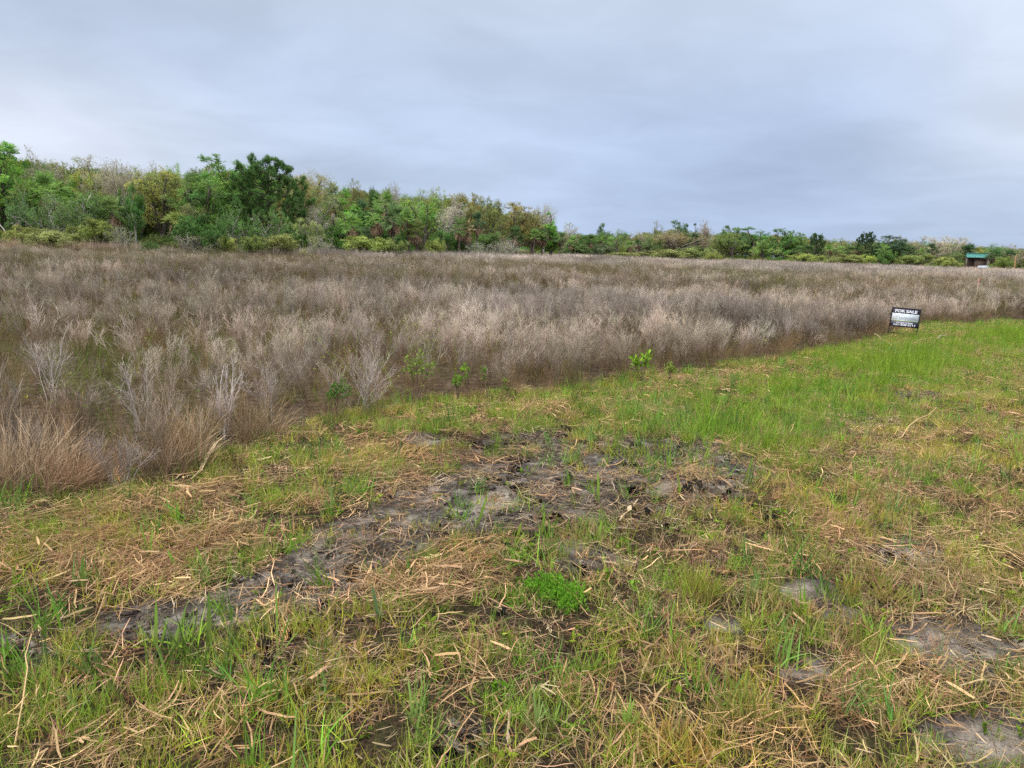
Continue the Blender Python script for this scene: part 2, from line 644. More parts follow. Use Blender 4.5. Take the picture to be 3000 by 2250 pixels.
    tag(link("ground", me), "dark sandy soil of the mown strip and the overgrown field", "ground", kind="structure")


build_ground()


# ------------------------------------------------------------------ small plants to scatter
def grass_mesh(name, seed, n, l0, l1, w, tilt, droop, mat, base=(1.15, .95, .6), tip=(1, 1, 1), r=.03, dead=0.0, K=4):
    rg = np.random.default_rng(seed)
    m = MB()
    P = grow(disc(n, r, rg), updirs(n, tilt, rg), rg.uniform(l0, l1, n), K, .08, -droop, rg)
    W = np.linspace(1, .12, K)[None] * rg.uniform(.6, 1.25, n)[:, None] * w
    t = np.linspace(0, 1, K)[None, :, None]
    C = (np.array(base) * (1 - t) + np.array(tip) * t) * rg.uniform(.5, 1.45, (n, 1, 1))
    k = rg.random(n) < dead
    C[k] = C[k] * np.array([1.5, 1.12, 1.8])
    m.ribbons(P, W, C, rg=rg)
    return m.mesh(name, mat)


def straw_mesh(name, seed, n, l0, l1, w, mat, spread=.14, curl=.18, aim=.7):
    rg = np.random.default_rng(seed)
    m = MB()
    S = disc(n, spread, rg)
    S[:, 2] = rg.uniform(.003, .045, n)
    az = rg.normal(0, aim, n) + rg.integers(0, 2, n) * math.pi
    D = np.stack([np.cos(az), np.sin(az), rg.normal(.02, .10, n)], 1)
    Ln = rg.uniform(l0, l1, n)
    P = grow(S - D * Ln[:, None] * .5, D, Ln, 5, curl, 0.0, rg)
    P[..., 2] = np.abs(P[..., 2]) * .8 + .004
    W = np.array([.7, 1, 1, .9, .4])[None] * (rg.gamma(2.2, .45, n)[:, None]) * w
    C = rg.uniform(.6, 1.25, (n, 1, 1)) * np.array([1, 1, 1.0])
    k = rg.random(n) < .22
    C = np.where(k[:, None, None], C * np.array([.55, .45, .4]), C)
    side = nrm(np.cross(P[:, -1] - P[:, 0], np.array([0, 0, 1.0]) + rg.normal(0, .45, (n, 3))))
    m.ribbons(P, W, C, side=side, rg=rg)
    return m.mesh(name, mat)


def weed_mesh(name, seed, n, l, mat, hgt=.05):
    rg = np.random.default_rng(seed)
    m = MB()
    S = grow(disc(5, .03, rg), updirs(5, .7, rg), rg.uniform(.4, 1.2, 5) * hgt, 4, .15, .05, rg)
    m.ribbons(S, .0025, (.8, .8, .5), rg=rg)
    P = S[rg.integers(0, 5, n), rg.integers(1, 4, n)]
    D = nrm(rg.normal(0, 1, (n, 3)) + np.array([0, 0, .35]))
    m.leaves(P, D, rg.uniform(.6, 1.3, n) * l, rg.uniform(.3, .6, n) * l, rg.uniform(.7, 1.3, (n, 1)) * np.ones(3), rg=rg, upb=1.2)
    return m.mesh(name, mat)


def brush_mesh(name, seed, stems, n1, n2, w, mat, H=(.72, .98), r=.07, tilt=.2):
    """dead grey shrub: rising stems that break into brooms of fine twigs"""
    rg = np.random.default_rng(seed)
    m = MB()
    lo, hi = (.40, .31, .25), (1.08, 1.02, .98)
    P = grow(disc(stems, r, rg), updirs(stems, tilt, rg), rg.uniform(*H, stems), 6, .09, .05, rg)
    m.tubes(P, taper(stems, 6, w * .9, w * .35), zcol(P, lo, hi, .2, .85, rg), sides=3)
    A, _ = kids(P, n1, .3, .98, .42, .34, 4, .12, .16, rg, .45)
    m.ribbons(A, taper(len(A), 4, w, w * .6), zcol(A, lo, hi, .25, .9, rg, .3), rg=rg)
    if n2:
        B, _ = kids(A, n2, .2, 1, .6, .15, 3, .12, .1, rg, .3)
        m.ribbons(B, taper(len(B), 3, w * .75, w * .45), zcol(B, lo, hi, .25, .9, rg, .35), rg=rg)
    return m.mesh(name, mat)


def clump_mesh(name, seed, mat, rad_=1.1, nsh=14, w=.009):
    rg = np.random.default_rng(seed)
    m = MB()
    for c in disc(nsh, rad_, rg):
        h = rg.uniform(.6, 1.05)
        P = grow(c + disc(5, .1, rg), updirs(5, .22, rg), rg.uniform(.75, 1.05, 5) * h, 4, .1, .05, rg)
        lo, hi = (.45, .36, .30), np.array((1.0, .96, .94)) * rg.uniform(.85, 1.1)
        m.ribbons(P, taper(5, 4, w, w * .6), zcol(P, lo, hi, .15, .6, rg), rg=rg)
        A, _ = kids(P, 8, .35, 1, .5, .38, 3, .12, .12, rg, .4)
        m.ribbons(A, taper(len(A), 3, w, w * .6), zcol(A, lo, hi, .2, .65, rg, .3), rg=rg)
    return m.mesh(name, mat)


def clod_mesh(name, seed, mat):
    rg = np.random.default_rng(seed)
    m = MB()
    for c in disc(9, .09, rg):
        r = rg.uniform(.008, .032)
        u, v = np.meshgrid(np.linspace(0, 2 * math.pi, 8)[:-1], np.linspace(.15, math.pi - .15, 5))
        k = rg.uniform(.6, 1.3, u.shape)
        V = np.stack([np.sin(v) * np.cos(u) * k, np.sin(v) * np.sin(u) * k, np.cos(v) * k * .65], -1) * r + c + [0, 0, r * .2]
        Q = [[a * 7 + b, a * 7 + (b + 1) % 7, (a + 1) * 7 + (b + 1) % 7, (a + 1) * 7 + b] for a in range(4) for b in range(7)]
        Q += [[0, 1, 2, 3], [0, 3, 4, 6]]
        m.add(V.reshape(-1, 3), Q, np.array([1, 1, 1]) * rg.uniform(.5, 1.4))
    return m.mesh(name, mat)


# ------------------------------------------------------------------ mown strip
EDGE_DIR = math.atan2(*(gnd(1900, 1100) - gnd(600, 1365))[::-1])
GREEN, YGREEN, OLIVEG, BLUEG = (.165, .32, .045), (.32, .385, .065), (.15, .155, .04), (.13, .235, .085)


def strip_points(dens, r1=26):
    x, y = sector(1.2, r1, dens)
    fd = field_dist(x, y)
    k = fd < 0.25
    x, y = x[k], y[k]
    px, py = project(x, y)
    return x, y, px, py


fine = [proto(grass_mesh("short_blades", 100 + i, 20, .04, .13, .0044, .55, .10, M_GRASS_I, base=(1.5, 1.1, .9), dead=.22, r=.05)) for i in range(6)]
broad = [proto(grass_mesh("broad_blades", 120 + i, 13, .06, .19, .0075, .55, .14, M_GRASS_I, base=(1.1, 1, .7), r=.04)) for i in range(5)]
tall = [proto(grass_mesh("tall_blades", 140 + i, 20, .10, .36, .0040 + .0014 * (i % 3), .34, .09, M_GRASS_I, base=(.9, .85, .7), r=.06, dead=.16)) for i in range(5)]
stub = [proto(grass_mesh("stubble_blades", 160 + i, 18, .03, .11, .0044, .8, .06, M_GRASS_I, base=(1.3, 1.05, 1.0), tip=(1.2, 1.1, 1.0), dead=.35, r=.05)) for i in range(5)]


def place(name, label, cat, x, y, scl, tint, protos, tilt=.12, dz=0.0):
    P = np.stack([x, y, height(x, y) + dz], 1)
    return scatter(name, label, cat, P, zrot(len(x), tilt), scl, tint, protos)


# fine green and yellow-green turf
x, y, px, py = strip_points(330)
big, mid = fbm(x, y, 1.6, 71), fbm(x, y, .45, 75)
b = bare_mask(x, y)
right = sstep(1500, 2500, px) * sstep(1100, 1500, py)
g = np.clip(.60 + .40 * right + 1.5 * (big - .5) + 1.9 * (mid - .5), .10, 1)
lush = many(px, py, LUSH)
g = g * (.12 + 1.6 * sstep(.36, .62, fbm(x, y, .26, 78, 3)))
g = np.clip(g * (1 - .90 * b) * (1 - .5 * many(px, py, STRAW) * (1 - right)) + .5 * lush, 0, 1)
d_ = np.hypot(x, y)
p = g * np.clip(1.15 - d_ / 30, .35, 1)
k = RG.random(len(x)) < p
x, y, px, py, big, mid, right = x[k], y[k], px[k], py[k], big[k], mid[k], right[k]
hue = np.clip(.36 + 2.2 * (fbm(x, y, .7, 77) - .5) + .25 * right - .5 * lush[k], 0, 1)
t = tints(len(x), lerp(GREEN, YGREEN, hue), .18, .07)
brown = RG.random(len(x)) < .17 + .08 * right
t[brown] = tints(int(brown.sum()), (.38, .315, .17), .2, .04)
place("turf_grass", "short green and yellow-green grass sprouting on the mown strip", "grass", x, y, RG.uniform(.6, 1.15, len(x)) * (1 - .18 * right), t, fine)

# mown brown-green stubble on the right
x, y, px, py = strip_points(170)
right = sstep(1300, 2300, px) * sstep(1150, 1500, py)
p = (.12 + .75 * right) * (1 - .93 * bare_mask(x, y)) * np.clip(.4 + 1.6 * fbm(x, y, .8, 81) - .3, .1, 1) * (1 - .8 * many(px, py, LUSH))
k = RG.random(len(x)) < p
x, y = x[k], y[k]
t = tints(len(x), lerp((.16, .19, .045), (.29, .25, .13), np.clip(fbm(x, y, .5, 83) * 1.6 - .3, 0, 1)), .2, .08)
place("grass_stubble", "cropped brown and olive stubble of mown grass", "grass", x, y, RG.uniform(.7, 1.3, len(x)), t, stub, .2)

# broad blue-green blades
x, y, px, py = strip_points(75)
p = .22 + .95 * ell(px, py, 230, 2080, 330, 170) + .3 * ell(px, py, 1500, 1400, 500, 120) + .25 * ell(px, py, 500, 1700, 500, 200) + .35 * ell(px, py, 2150, 1230, 400, 90)
p = p * (1 - .6 * bare_mask(x, y)) * sstep(.35, .6, fbm(x, y, .5, 91))
k = RG.random(len(x)) < p * 1.2
x, y = x[k], y[k]
t = tints(len(x), lerp(BLUEG, (.17, .33, .04), RG.random(len(x))), .2, .06)
place("broad_grass", "broad-bladed fresh green grass among the straw", "grass", x, y, RG.uniform(.7, 1.35, len(x)), t, broad, .15)

# tall lush grass
x, y, px, py = strip_points(95)
lush = many(px, py, LUSH)
p = np.clip(lush * (.1 + 1.5 * sstep(.36, .64, fbm(x, y, .55, 95))), 0, 1) + .03
k = RG.random(len(x)) < p
x, y, lush = x[k], y[k], lush[k]
t = tints(len(x), lerp((.17, .33, .035), (.28, .39, .05), fbm(x, y, .8, 97)), .16, .05)
place("lush_grass", "tall bright green grass near the for-sale sign", "grass", x, y, RG.uniform(.55, 1.0, len(x)) * (.6 + .5 * lush), t, tall, .1)

# low leafy weeds
weeds = [proto(weed_mesh("leafy_weed", 180 + i, 16, .022 + .006 * (i % 3), M_GRASS_I, .04 + .02 * (i % 2))) for i in range(5)]
x, y, px, py = strip_points(34)
k = RG.random(len(x)) < np.clip(2.6 * fbm(x, y, .6, 101) - 1.0, .05, 1) * (1 - .7 * bare_mask(x, y))
x, y = x[k], y[k]
place("broadleaf_weeds", "small bright leafy weeds dotted through the turf", "weeds", x, y, RG.uniform(.6, 1.3, len(x)),
      tints(len(x), lerp((.10, .20, .02), (.20, .28, .03), RG.random(len(x))), .2, .06), weeds, .2)

# straw left by the mower
straw = [proto(straw_mesh("mown_straw", 200 + i, 44, .03, .16, .0019, M_DRY_I, curl=.13)) for i in range(8)]
leafst = [proto(straw_mesh("wide_straw", 220 + i, 5, .04, .16, .0058, M_DRY_I, spread=.18, curl=.16, aim=1.0)) for i in range(6)]
x, y, px, py = strip_points(150)
s = many(px, py, STRAW)
p = np.clip(.10 + 1.1 * s * sstep(.34, .58, fbm(x, y, .45, 111)) + .5 * (fbm(x, y, .9, 113) - .45), .03, 1) * (1 - .72 * bare_mask(x, y)) * (1 - .75 * many(px, py, LUSH))
k = RG.random(len(x)) < p
x, y, px, py = x[k], y[k], px[k], py[k]
t = tints(len(x), lerp((.50, .335, .175), (.30, .185, .095), np.clip(fbm(x, y, .35, 115) * 2 - .5, 0, 1)), .22, .05)
P = np.stack([x, y, height(x, y) + RG.uniform(0, .02, len(x))], 1)
rz = EDGE_DIR + RG.normal(0, .6, len(x)) + .9 * (fbm(x, y, .8, 117) - .5) * 4
scatter("mown_straw", "tan mown straw lying matted on the strip", "straw", P, np.stack([RG.normal(0, .06, len(x)), RG.normal(0, .06, len(x)), rz], 1), RG.uniform(.7, 1.4, len(x)), t, straw)
x, y, px, py = strip_points(30)
s = many(px, py, STRAW)
k = RG.random(len(x)) < np.clip(.02 + .30 * s, 0, 1) * (1 - .6 * bare_mask(x, y)) * np.where(px < 2300, .8, .25)
x, y = x[k], y[k]
place("dead_leaf_strips", "wide pale dead leaf strips lying over the straw", "straw", x, y, RG.uniform(.6, 1.35, len(x)),
      tints(len(x), lerp((.62, .44, .26), (.36, .22, .12), RG.random(len(x))), .15, .05), leafst, .1, .01)

# fine thatch: short broken bits matted over the whole strip
thatch = [proto(straw_mesh("thatch_bits", 260 + i, 60, .015, .075, .0016, M_DRY_I, spread=.17, curl=.1, aim=1.6)) for i in range(6)]
x, y, px, py = strip_points(75)
k = RG.random(len(x)) < np.clip(.05 + .75 * sstep(.4, .65, fbm(x, y, .6, 127)), 0, 1) * (1 - .8 * bare_mask(x, y)) * (1 - .6 * many(px, py, LUSH))
x, y = x[k], y[k]
place("fine_thatch", "fine broken bits of dry thatch matted over the mown strip", "thatch", x, y, RG.uniform(.8, 1.4, len(x)),
      tints(len(x), lerp((.46, .345, .21), (.22, .155, .09), RG.random(len(x))), .22, .04), thatch, .08)

# burnt debris and clods
clods = [proto(clod_mesh("char_clods", 240 + i, M_DRY_I)) for i in range(5)]
x, y, px, py = strip_points(90, 16)
c_ = many(px, py, CHAR)
k = RG.random(len(x)) < np.clip(.55 * c_ * sstep(.35, .65, fbm(x, y, .25, 121)) + .05 * bare_mask(x, y), 0, 1)
x, y = x[k], y[k]
place("burnt_debris", "black charred clods and crumbs on the bare soil", "debris", x, y, RG.uniform(.4, 1.25, len(x)), tints(len(x), (.014, .013, .012), .35, .03), clods, .2)
x, y, px, py = strip_points(80, 14)
k = RG.random(len(x)) < np.clip(.6 * many(px, py, CHAR) + .6 * bare_mask(x, y) * (.2 + 1.4 * fbm(x, y, .4, 123)), 0, 1)
x, y = x[k], y[k]
place("charred_straw", "blackened straw strands strewn on the bare patch", "straw", x, y, RG.uniform(.6, 1.2, len(x)),
      tints(len(x), lerp((.04, .034, .03), (.40, .30, .20), RG.random(len(x)) ** 1.2), .3, .05), straw, .1)

x, y, px, py = strip_points(230, 16)
k = RG.random(len(x)) < np.clip(.8 * bare_mask(x, y) * sstep(.3, .65, fbm(x, y, .2, 125, 3)), 0, 1) * np.where(px < 2050, 1, .5)
x, y = x[k], y[k]
place("soil_crumbs", "grey-brown crumbs and clods of churned sandy soil", "soil", x, y, RG.uniform(.15, .6, len(x)), tints(len(x), lerp((.05, .042, .036), (.19, .165, .135), RG.random(len(x)) ** 1.3), .25, .03), clods, .3)

# ------------------------------------------------------------------ overgrown field
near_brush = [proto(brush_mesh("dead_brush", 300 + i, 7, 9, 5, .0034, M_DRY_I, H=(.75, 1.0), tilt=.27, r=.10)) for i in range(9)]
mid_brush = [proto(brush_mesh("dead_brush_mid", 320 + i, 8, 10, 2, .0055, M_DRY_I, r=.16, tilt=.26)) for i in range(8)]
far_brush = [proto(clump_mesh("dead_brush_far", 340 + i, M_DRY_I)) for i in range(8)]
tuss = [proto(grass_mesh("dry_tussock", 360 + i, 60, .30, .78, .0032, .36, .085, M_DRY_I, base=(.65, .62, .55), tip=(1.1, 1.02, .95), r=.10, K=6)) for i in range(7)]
under = [proto(grass_mesh("under_blades", 380 + i, 34, .12, .42, .0035, .45, .09, M_GRASS_I, base=(.7, .65, .6), dead=.35, r=.10, K=5)) for i in range(5)]
sprig = [proto(weed_mesh("green_sprig", 400 + i, 22, .024, M_GRASS_I, .62)) for i in range(4)]

GREYP, TANB, DARKB = np.array((.53, .478, .418)), np.array((.40, .335, .25)), np.array((.24, .19, .155))


def thin_mask(px, py):
    """where the photo's brush stands thin and the green-brown understorey shows"""
    return np.clip(many(px, py, [(250, 1070, 420, 150, 0, .88), (120, 960, 320, 70, 0, .7), (600, 910, 480, 75, 0, .62), (950, 1200, 200, 50, 0, .35), (620, 1270, 420, 70, 0, .45)]), 0, 1)


def brush_tint(x, y, n):
    f = fbm(x, y, 6.0, 131)
    st = fbm(x * .25, y, 2.2, 135)      # streaks across the view, like the swaths in the photo
    c = lerp(GREYP, TANB, np.clip(1.6 * f - .55, 0, .75))
    c = c * (1 - .5 * sstep(.50, .68, st))[:, None] * (.72 + .56 * sstep(.3, .7, fbm(x, y, 1.4, 137, 3)))[:, None]
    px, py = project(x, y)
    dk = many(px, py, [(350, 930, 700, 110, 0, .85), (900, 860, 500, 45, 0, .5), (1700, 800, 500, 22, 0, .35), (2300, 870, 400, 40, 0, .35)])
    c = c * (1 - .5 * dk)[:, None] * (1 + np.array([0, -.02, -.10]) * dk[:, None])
    return tints(n, c, .16, .03)


x, y = sector(3.0, 24, 14)
fd = field_dist(x, y)
px, py = project(x, y)
th = thin_mask(px, py)
den = many(px, py, [(1950, 950, 900, 110, -3), (1250, 1000, 500, 90, 0, .7)])
k = (fd > .05) & (RG.random(len(x)) < (1 - .88 * th) * np.clip(.20 + .6 * den + .94 * sstep(.42, .60, fbm(x, y, .6, 141, 3)), 0, 1) * sstep(-.1, .5, fd))
x, y = x[k], y[k]
hs = np.clip(.36 + .46 * fbm(x, y, 1.3, 143), .36, .8) * RG.uniform(.6, 1.2, len(x))
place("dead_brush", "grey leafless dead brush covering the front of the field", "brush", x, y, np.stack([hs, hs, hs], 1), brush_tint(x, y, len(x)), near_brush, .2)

x, y = sector(24, 62, 4.6)
k = RG.random(len(x)) < np.clip(.30 + .70 * sstep(.40, .60, fbm(x, y, 1.2, 151, 3)), 0, 1)
x, y = x[k], y[k]
x, y = x[field_dist(x, y) > .1], y[field_dist(x, y) > .1]
hs = np.clip(.42 + .46 * fbm(x, y, 2.2, 153), .42, .92) * RG.uniform(.75, 1.15, len(x))
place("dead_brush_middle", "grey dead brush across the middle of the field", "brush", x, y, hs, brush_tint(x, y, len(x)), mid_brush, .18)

x, y = sector(62, 215, .65)
k = (np.hypot(x, y) < tree_depth(x, y) * 1.12 + 6)
x, y = x[k], y[k]
hs = np.clip(.50 + .85 * fbm(x, y, 4, 155), .6, 1.15) * RG.uniform(.85, 1.15, len(x))
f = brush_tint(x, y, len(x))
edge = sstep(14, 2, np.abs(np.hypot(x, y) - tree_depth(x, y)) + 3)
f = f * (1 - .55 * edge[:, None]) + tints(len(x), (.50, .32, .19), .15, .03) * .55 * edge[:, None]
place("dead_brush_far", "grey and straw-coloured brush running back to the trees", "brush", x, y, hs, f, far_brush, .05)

# dry grass between the shrubs
x, y = sector(2.6, 26, 8.5)
fd = field_dist(x, y)
px, py = project(x, y)
fr = np.exp(-(np.maximum(fd, 0) / 1.1) ** 2)
k = (fd > -.12) & (RG.random(len(x)) < np.clip(.25 + .45 * thin_mask(px, py) * .7 + .55 * fr, 0, 1) * np.clip(.3 + 1.4 * fbm(x, y, 1.2, 161) - .05, .1, 1))
x, y, px, py = x[k], y[k], px[k], py[k]
t = tints(len(x), lerp((.42, .295, .175), (.24, .165, .095), np.clip(1.8 * fbm(x, y, 1.0, 163) - .4, 0, 1)), .2, .05)
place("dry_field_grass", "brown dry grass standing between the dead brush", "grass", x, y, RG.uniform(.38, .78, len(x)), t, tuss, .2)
x, y = sector(2.6, 30, 26)
fd = field_dist(x, y)
px, py = project(x, y)
k = (fd > -.3) & (RG.random(len(x)) < np.clip(.5 + .5 * thin_mask(px, py), 0, 1) * np.clip(1.5 - np.hypot(x, y) / 24, .25, 1))
x, y, px, py = x[k], y[k], px[k], py[k]
gr = np.clip(.35 + .55 * thin_mask(px, py) + 1.6 * (fbm(x, y, 1.0, 165) - .5), 0, 1)
t = tints(len(x), lerp((.19, .135, .07), (.125, .185, .04), gr), .2, .06)
place("field_understorey", "low green and brown grass under the brush", "grass", x, y, RG.uniform(.55, 1.15, len(x)), t, under, .2)
x, y = sector(26, 75, 2.2)
x, y = x[field_dist(x, y) > .1], y[field_dist(x, y) > .1]
t = tints(len(x), lerp((.20, .15, .085), (.12, .145, .045), np.clip(2.2 * fbm(x, y, 5, 167) - .6, 0, 1)), .18, .05)
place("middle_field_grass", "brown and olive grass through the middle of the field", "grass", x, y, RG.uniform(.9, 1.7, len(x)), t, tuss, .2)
# green sprigs pushing through
x, y = sector(4, 60, 4.0)
k = (field_dist(x, y) > .2) & (RG.random(len(x)) < np.clip(2.6 * fbm(x, y, 3, 171) - .9, .04, 1) * np.clip(1.3 - np.hypot(x, y) / 60, .3, 1))
x, y = x[k], y[k]
P = np.stack([x, y, height(x, y)], 1)
scatter("green_sprigs", "small green sprigs showing through the dead brush", "weeds", P, zrot(len(x), .2), RG.uniform(.6, 1.2, len(x)),
        tints(len(x), lerp((.17, .25, .04), (.30, .34, .06), RG.random(len(x))), .2, .06), sprig)
# ------------------------------------------------------------------ trees: (wood, foliage) meshes, base at origin
def dome(m, zc, rx, rz, k=.35):
    """draw stray boughs in so that the crown has a rounded outline"""
    for i, V in enumerate(m.v):
        q = np.sqrt((V[:, 0] ** 2 + V[:, 1] ** 2) / rx ** 2 + ((V[:, 2] - zc) / rz) ** 2)
        f = np.where((q > .75) & (V[:, 2] > zc * .5), (.75 + (q - .75) * k) / np.maximum(q, 1e-6), 1)
        V[:, 0] *= f
        V[:, 1] *= f
        V[:, 2] = zc + (V[:, 2] - zc) * f


def finish(wood, leaf, name, wmat, lmat):
    V = leaf.arrays()[0] if leaf.n else wood.arrays()[0]
    z1 = np.percentile(V[:, 2], 99.6)
    w = np.percentile(V[:, 0], 98.5) - np.percentile(V[:, 0], 1.5)
    return dict(wood=wood.mesh(name + "_trunk", wmat, True) if wood.n else None, leaf=leaf.mesh(name + "_crown", lmat) if leaf.n else None, h=z1, w=w)


BARKC, PALE, DARKBARK = (.15, .125, .105), (.42, .385, .345), (.085, .07, .06)


def oak(name, seed, H=8.0, W=8.0, limbs=11, n1=10, n2=8, nl=20, ll=.115, bark=BARKC, low=.30, bend=.16, up=.10, lmat=None, clump=1.0):
    rg = np.random.default_rng(seed)
    wd, lf = MB(), MB()
    T = grow(np.zeros((1, 3)), np.array([[rg.normal(0, .12), rg.normal(0, .12), 1]]), H * .5, 6, .07, .05, rg)
    wd.tubes(T, taper(1, 6, H * .028, H * .017), bark, sides=7)
    A, _ = kids(T, limbs, low, 1.0, .85, W * .52, 6, bend, up, rg, .15)
    wd.tubes(A, taper(len(A), 6, H * .013, H * .004), bark, sides=5)
    top = grow(T[:, -1], np.array([[0, 0, 1.0]]), H * .42, 6, .15, .1, rg)
    wd.tubes(top, taper(1, 6, H * .014, H * .003), bark, sides=5)
    A = np.concatenate([A, top])
    B, _ = kids(A, n1, .2, 1, .8, W * .22, 4, bend * 1.1, up, rg, .35)
    wd.ribbons(B, taper(len(B), 4, H * .006, H * .0025), np.array(bark) * 1.1, rg=rg)
    C, _ = kids(B, n2, .2, 1, .8, W * .095, 3, .15, .05, rg, .3)
    wd.ribbons(C, taper(len(C), 3, H * .0022, H * .0012), np.array(bark) * 1.25, rg=rg)
    if nl:
        cb = np.repeat(rg.uniform(.62, 1.30, len(B)), n2)             # each bough has its own freshness of leaf
        keepc = rg.random(len(C)) < .93
        C2, cb = C[keepc], cb[keepc]
        t = rg.uniform(0.1, 1, (len(C2), nl, 1))
        P = (C2[:, :1] * (1 - t) + C2[:, -1:] * t) + rg.normal(0, ll * .55 * clump, (len(C2), nl, 3))
        n = len(C2) * nl
        hb = np.repeat(rg.uniform(-1, 1, len(B)), n2)[keepc]
        hue = np.stack([1 + .16 * hb, 1 + .02 * hb, 1 - .15 * hb], 1)
        col = (cb[:, None] * rg.uniform(.7, 1.3, (len(C2), nl))).reshape(n, 1) * np.repeat(hue, nl, 0) * rg.uniform(.88, 1.12, (n, 3))
        lf.leaves(P.reshape(n, 3), rg.normal(0, 1, (n, 3)), rg.uniform(.6, 1.3, n) * ll, rg.uniform(.4, .75, n) * ll, col, rg=rg, upb=.9)
    for m_ in (wd, lf):
        dome(m_, H * .5, W * .5, H * .5, .5)
    return finish(wd, lf, name, M_BARK, lmat or M_LEAF)


def bare_tree(name, seed, H=8.0, W=6.0, bark=(.36, .32, .29), buds=2, ll=.09, n2=10, ang=.6):
    rg = np.random.default_rng(seed)
    wd, lf = MB(), MB()
    T = grow(disc(3, .25, rg), updirs(3, .2, rg), rg.uniform(.5, .65, 3) * H, 6, .08, .06, rg)
    wd.tubes(T, taper(3, 6, H * .015, H * .007), bark, sides=6)
    A, _ = kids(T, 7, .3, 1, ang, W * .5, 6, .13, .14, rg, .2)
    wd.tubes(A, taper(len(A), 6, H * .0062, H * .0022), bark, sides=4)
    B, _ = kids(A, 8, .2, 1, .65, W * .22, 4, .15, .12, rg, .35)
    wd.ribbons(B, taper(len(B), 4, H * .0034, H * .0016), bark, rg=rg)
    C, _ = kids(B, n2, .1, 1, .7, W * .11, 3, .15, .08, rg, .3)
    wd.ribbons(C, taper(len(C), 3, H * .0018, H * .0010), np.array(bark) * 1.15, rg=rg)
    n = len(C) * buds
    P = C[:, rg.integers(1, 3, buds)].reshape(n, 3) + rg.normal(0, .05, (n, 3))
    lf.leaves(P, rg.normal(0, 1, (n, 3)), rg.uniform(.6, 1.3, n) * ll, rg.uniform(.4, .8, n) * ll, rg.uniform(.65, 1.3, (n, 1)) * np.ones(3), rg=rg)
    return finish(wd, lf, name, M_BARK, M_LEAF)


def shrub(name, seed, H=2.4, W=3.0, stems=10, n1=9, n2=6, nl=15, ll=.095, bark=BARKC, bend=.14, shell=.35, lmat=None, gnarl=0.0):
    rg = np.random.default_rng(seed)
    wd, lf = MB(), MB()
    T = grow(disc(stems, W * .10, rg), updirs(stems, .55, rg), rg.uniform(.6, .95, stems) * H, 7, bend + gnarl, .05, rg)
    wd.tubes(T, taper(stems, 7, H * .012 + gnarl * .06, H * .005), bark, sides=5)
    A, _ = kids(T, n1, shell, 1, .75, W * .28, 5, bend + gnarl, .06, rg, .3)
    wd.tubes(A, taper(len(A), 5, H * .0055 + gnarl * .03, H * .002), bark, sides=3)
    B, _ = kids(A, n2, .2, 1, .8, W * .12, 3, .15, .06, rg, .3)
    wd.ribbons(B, taper(len(B), 3, H * .003, H * .0015), np.array(bark) * 1.1, rg=rg)
    if nl:
        cb = np.repeat(rg.uniform(.62, 1.3, len(A)), n2)
        n = len(B) * nl
        t = rg.uniform(.1, 1, (len(B), nl, 1))
        P = ((B[:, :1] * (1 - t) + B[:, -1:] * t) + rg.normal(0, ll * .5, (len(B), nl, 3))).reshape(n, 3)
        P[:, 2] = np.maximum(P[:, 2], .05)
        col = np.repeat(cb, nl)[:, None] * rg.uniform(.7, 1.3, (n, 1)) * rg.uniform(.9, 1.1, (n, 3))
        lf.leaves(P, rg.normal(0, 1, (n, 3)) + [0, 0, .3], rg.uniform(.6, 1.3, n) * ll, rg.uniform(.35, .7, n) * ll, col, rg=rg, upb=.8)
    for m_ in (wd, lf):
        dome(m_, H * .35, W * .5, H * .65, .5)
    return finish(wd, lf, name, M_BARK, lmat or M_LEAF)


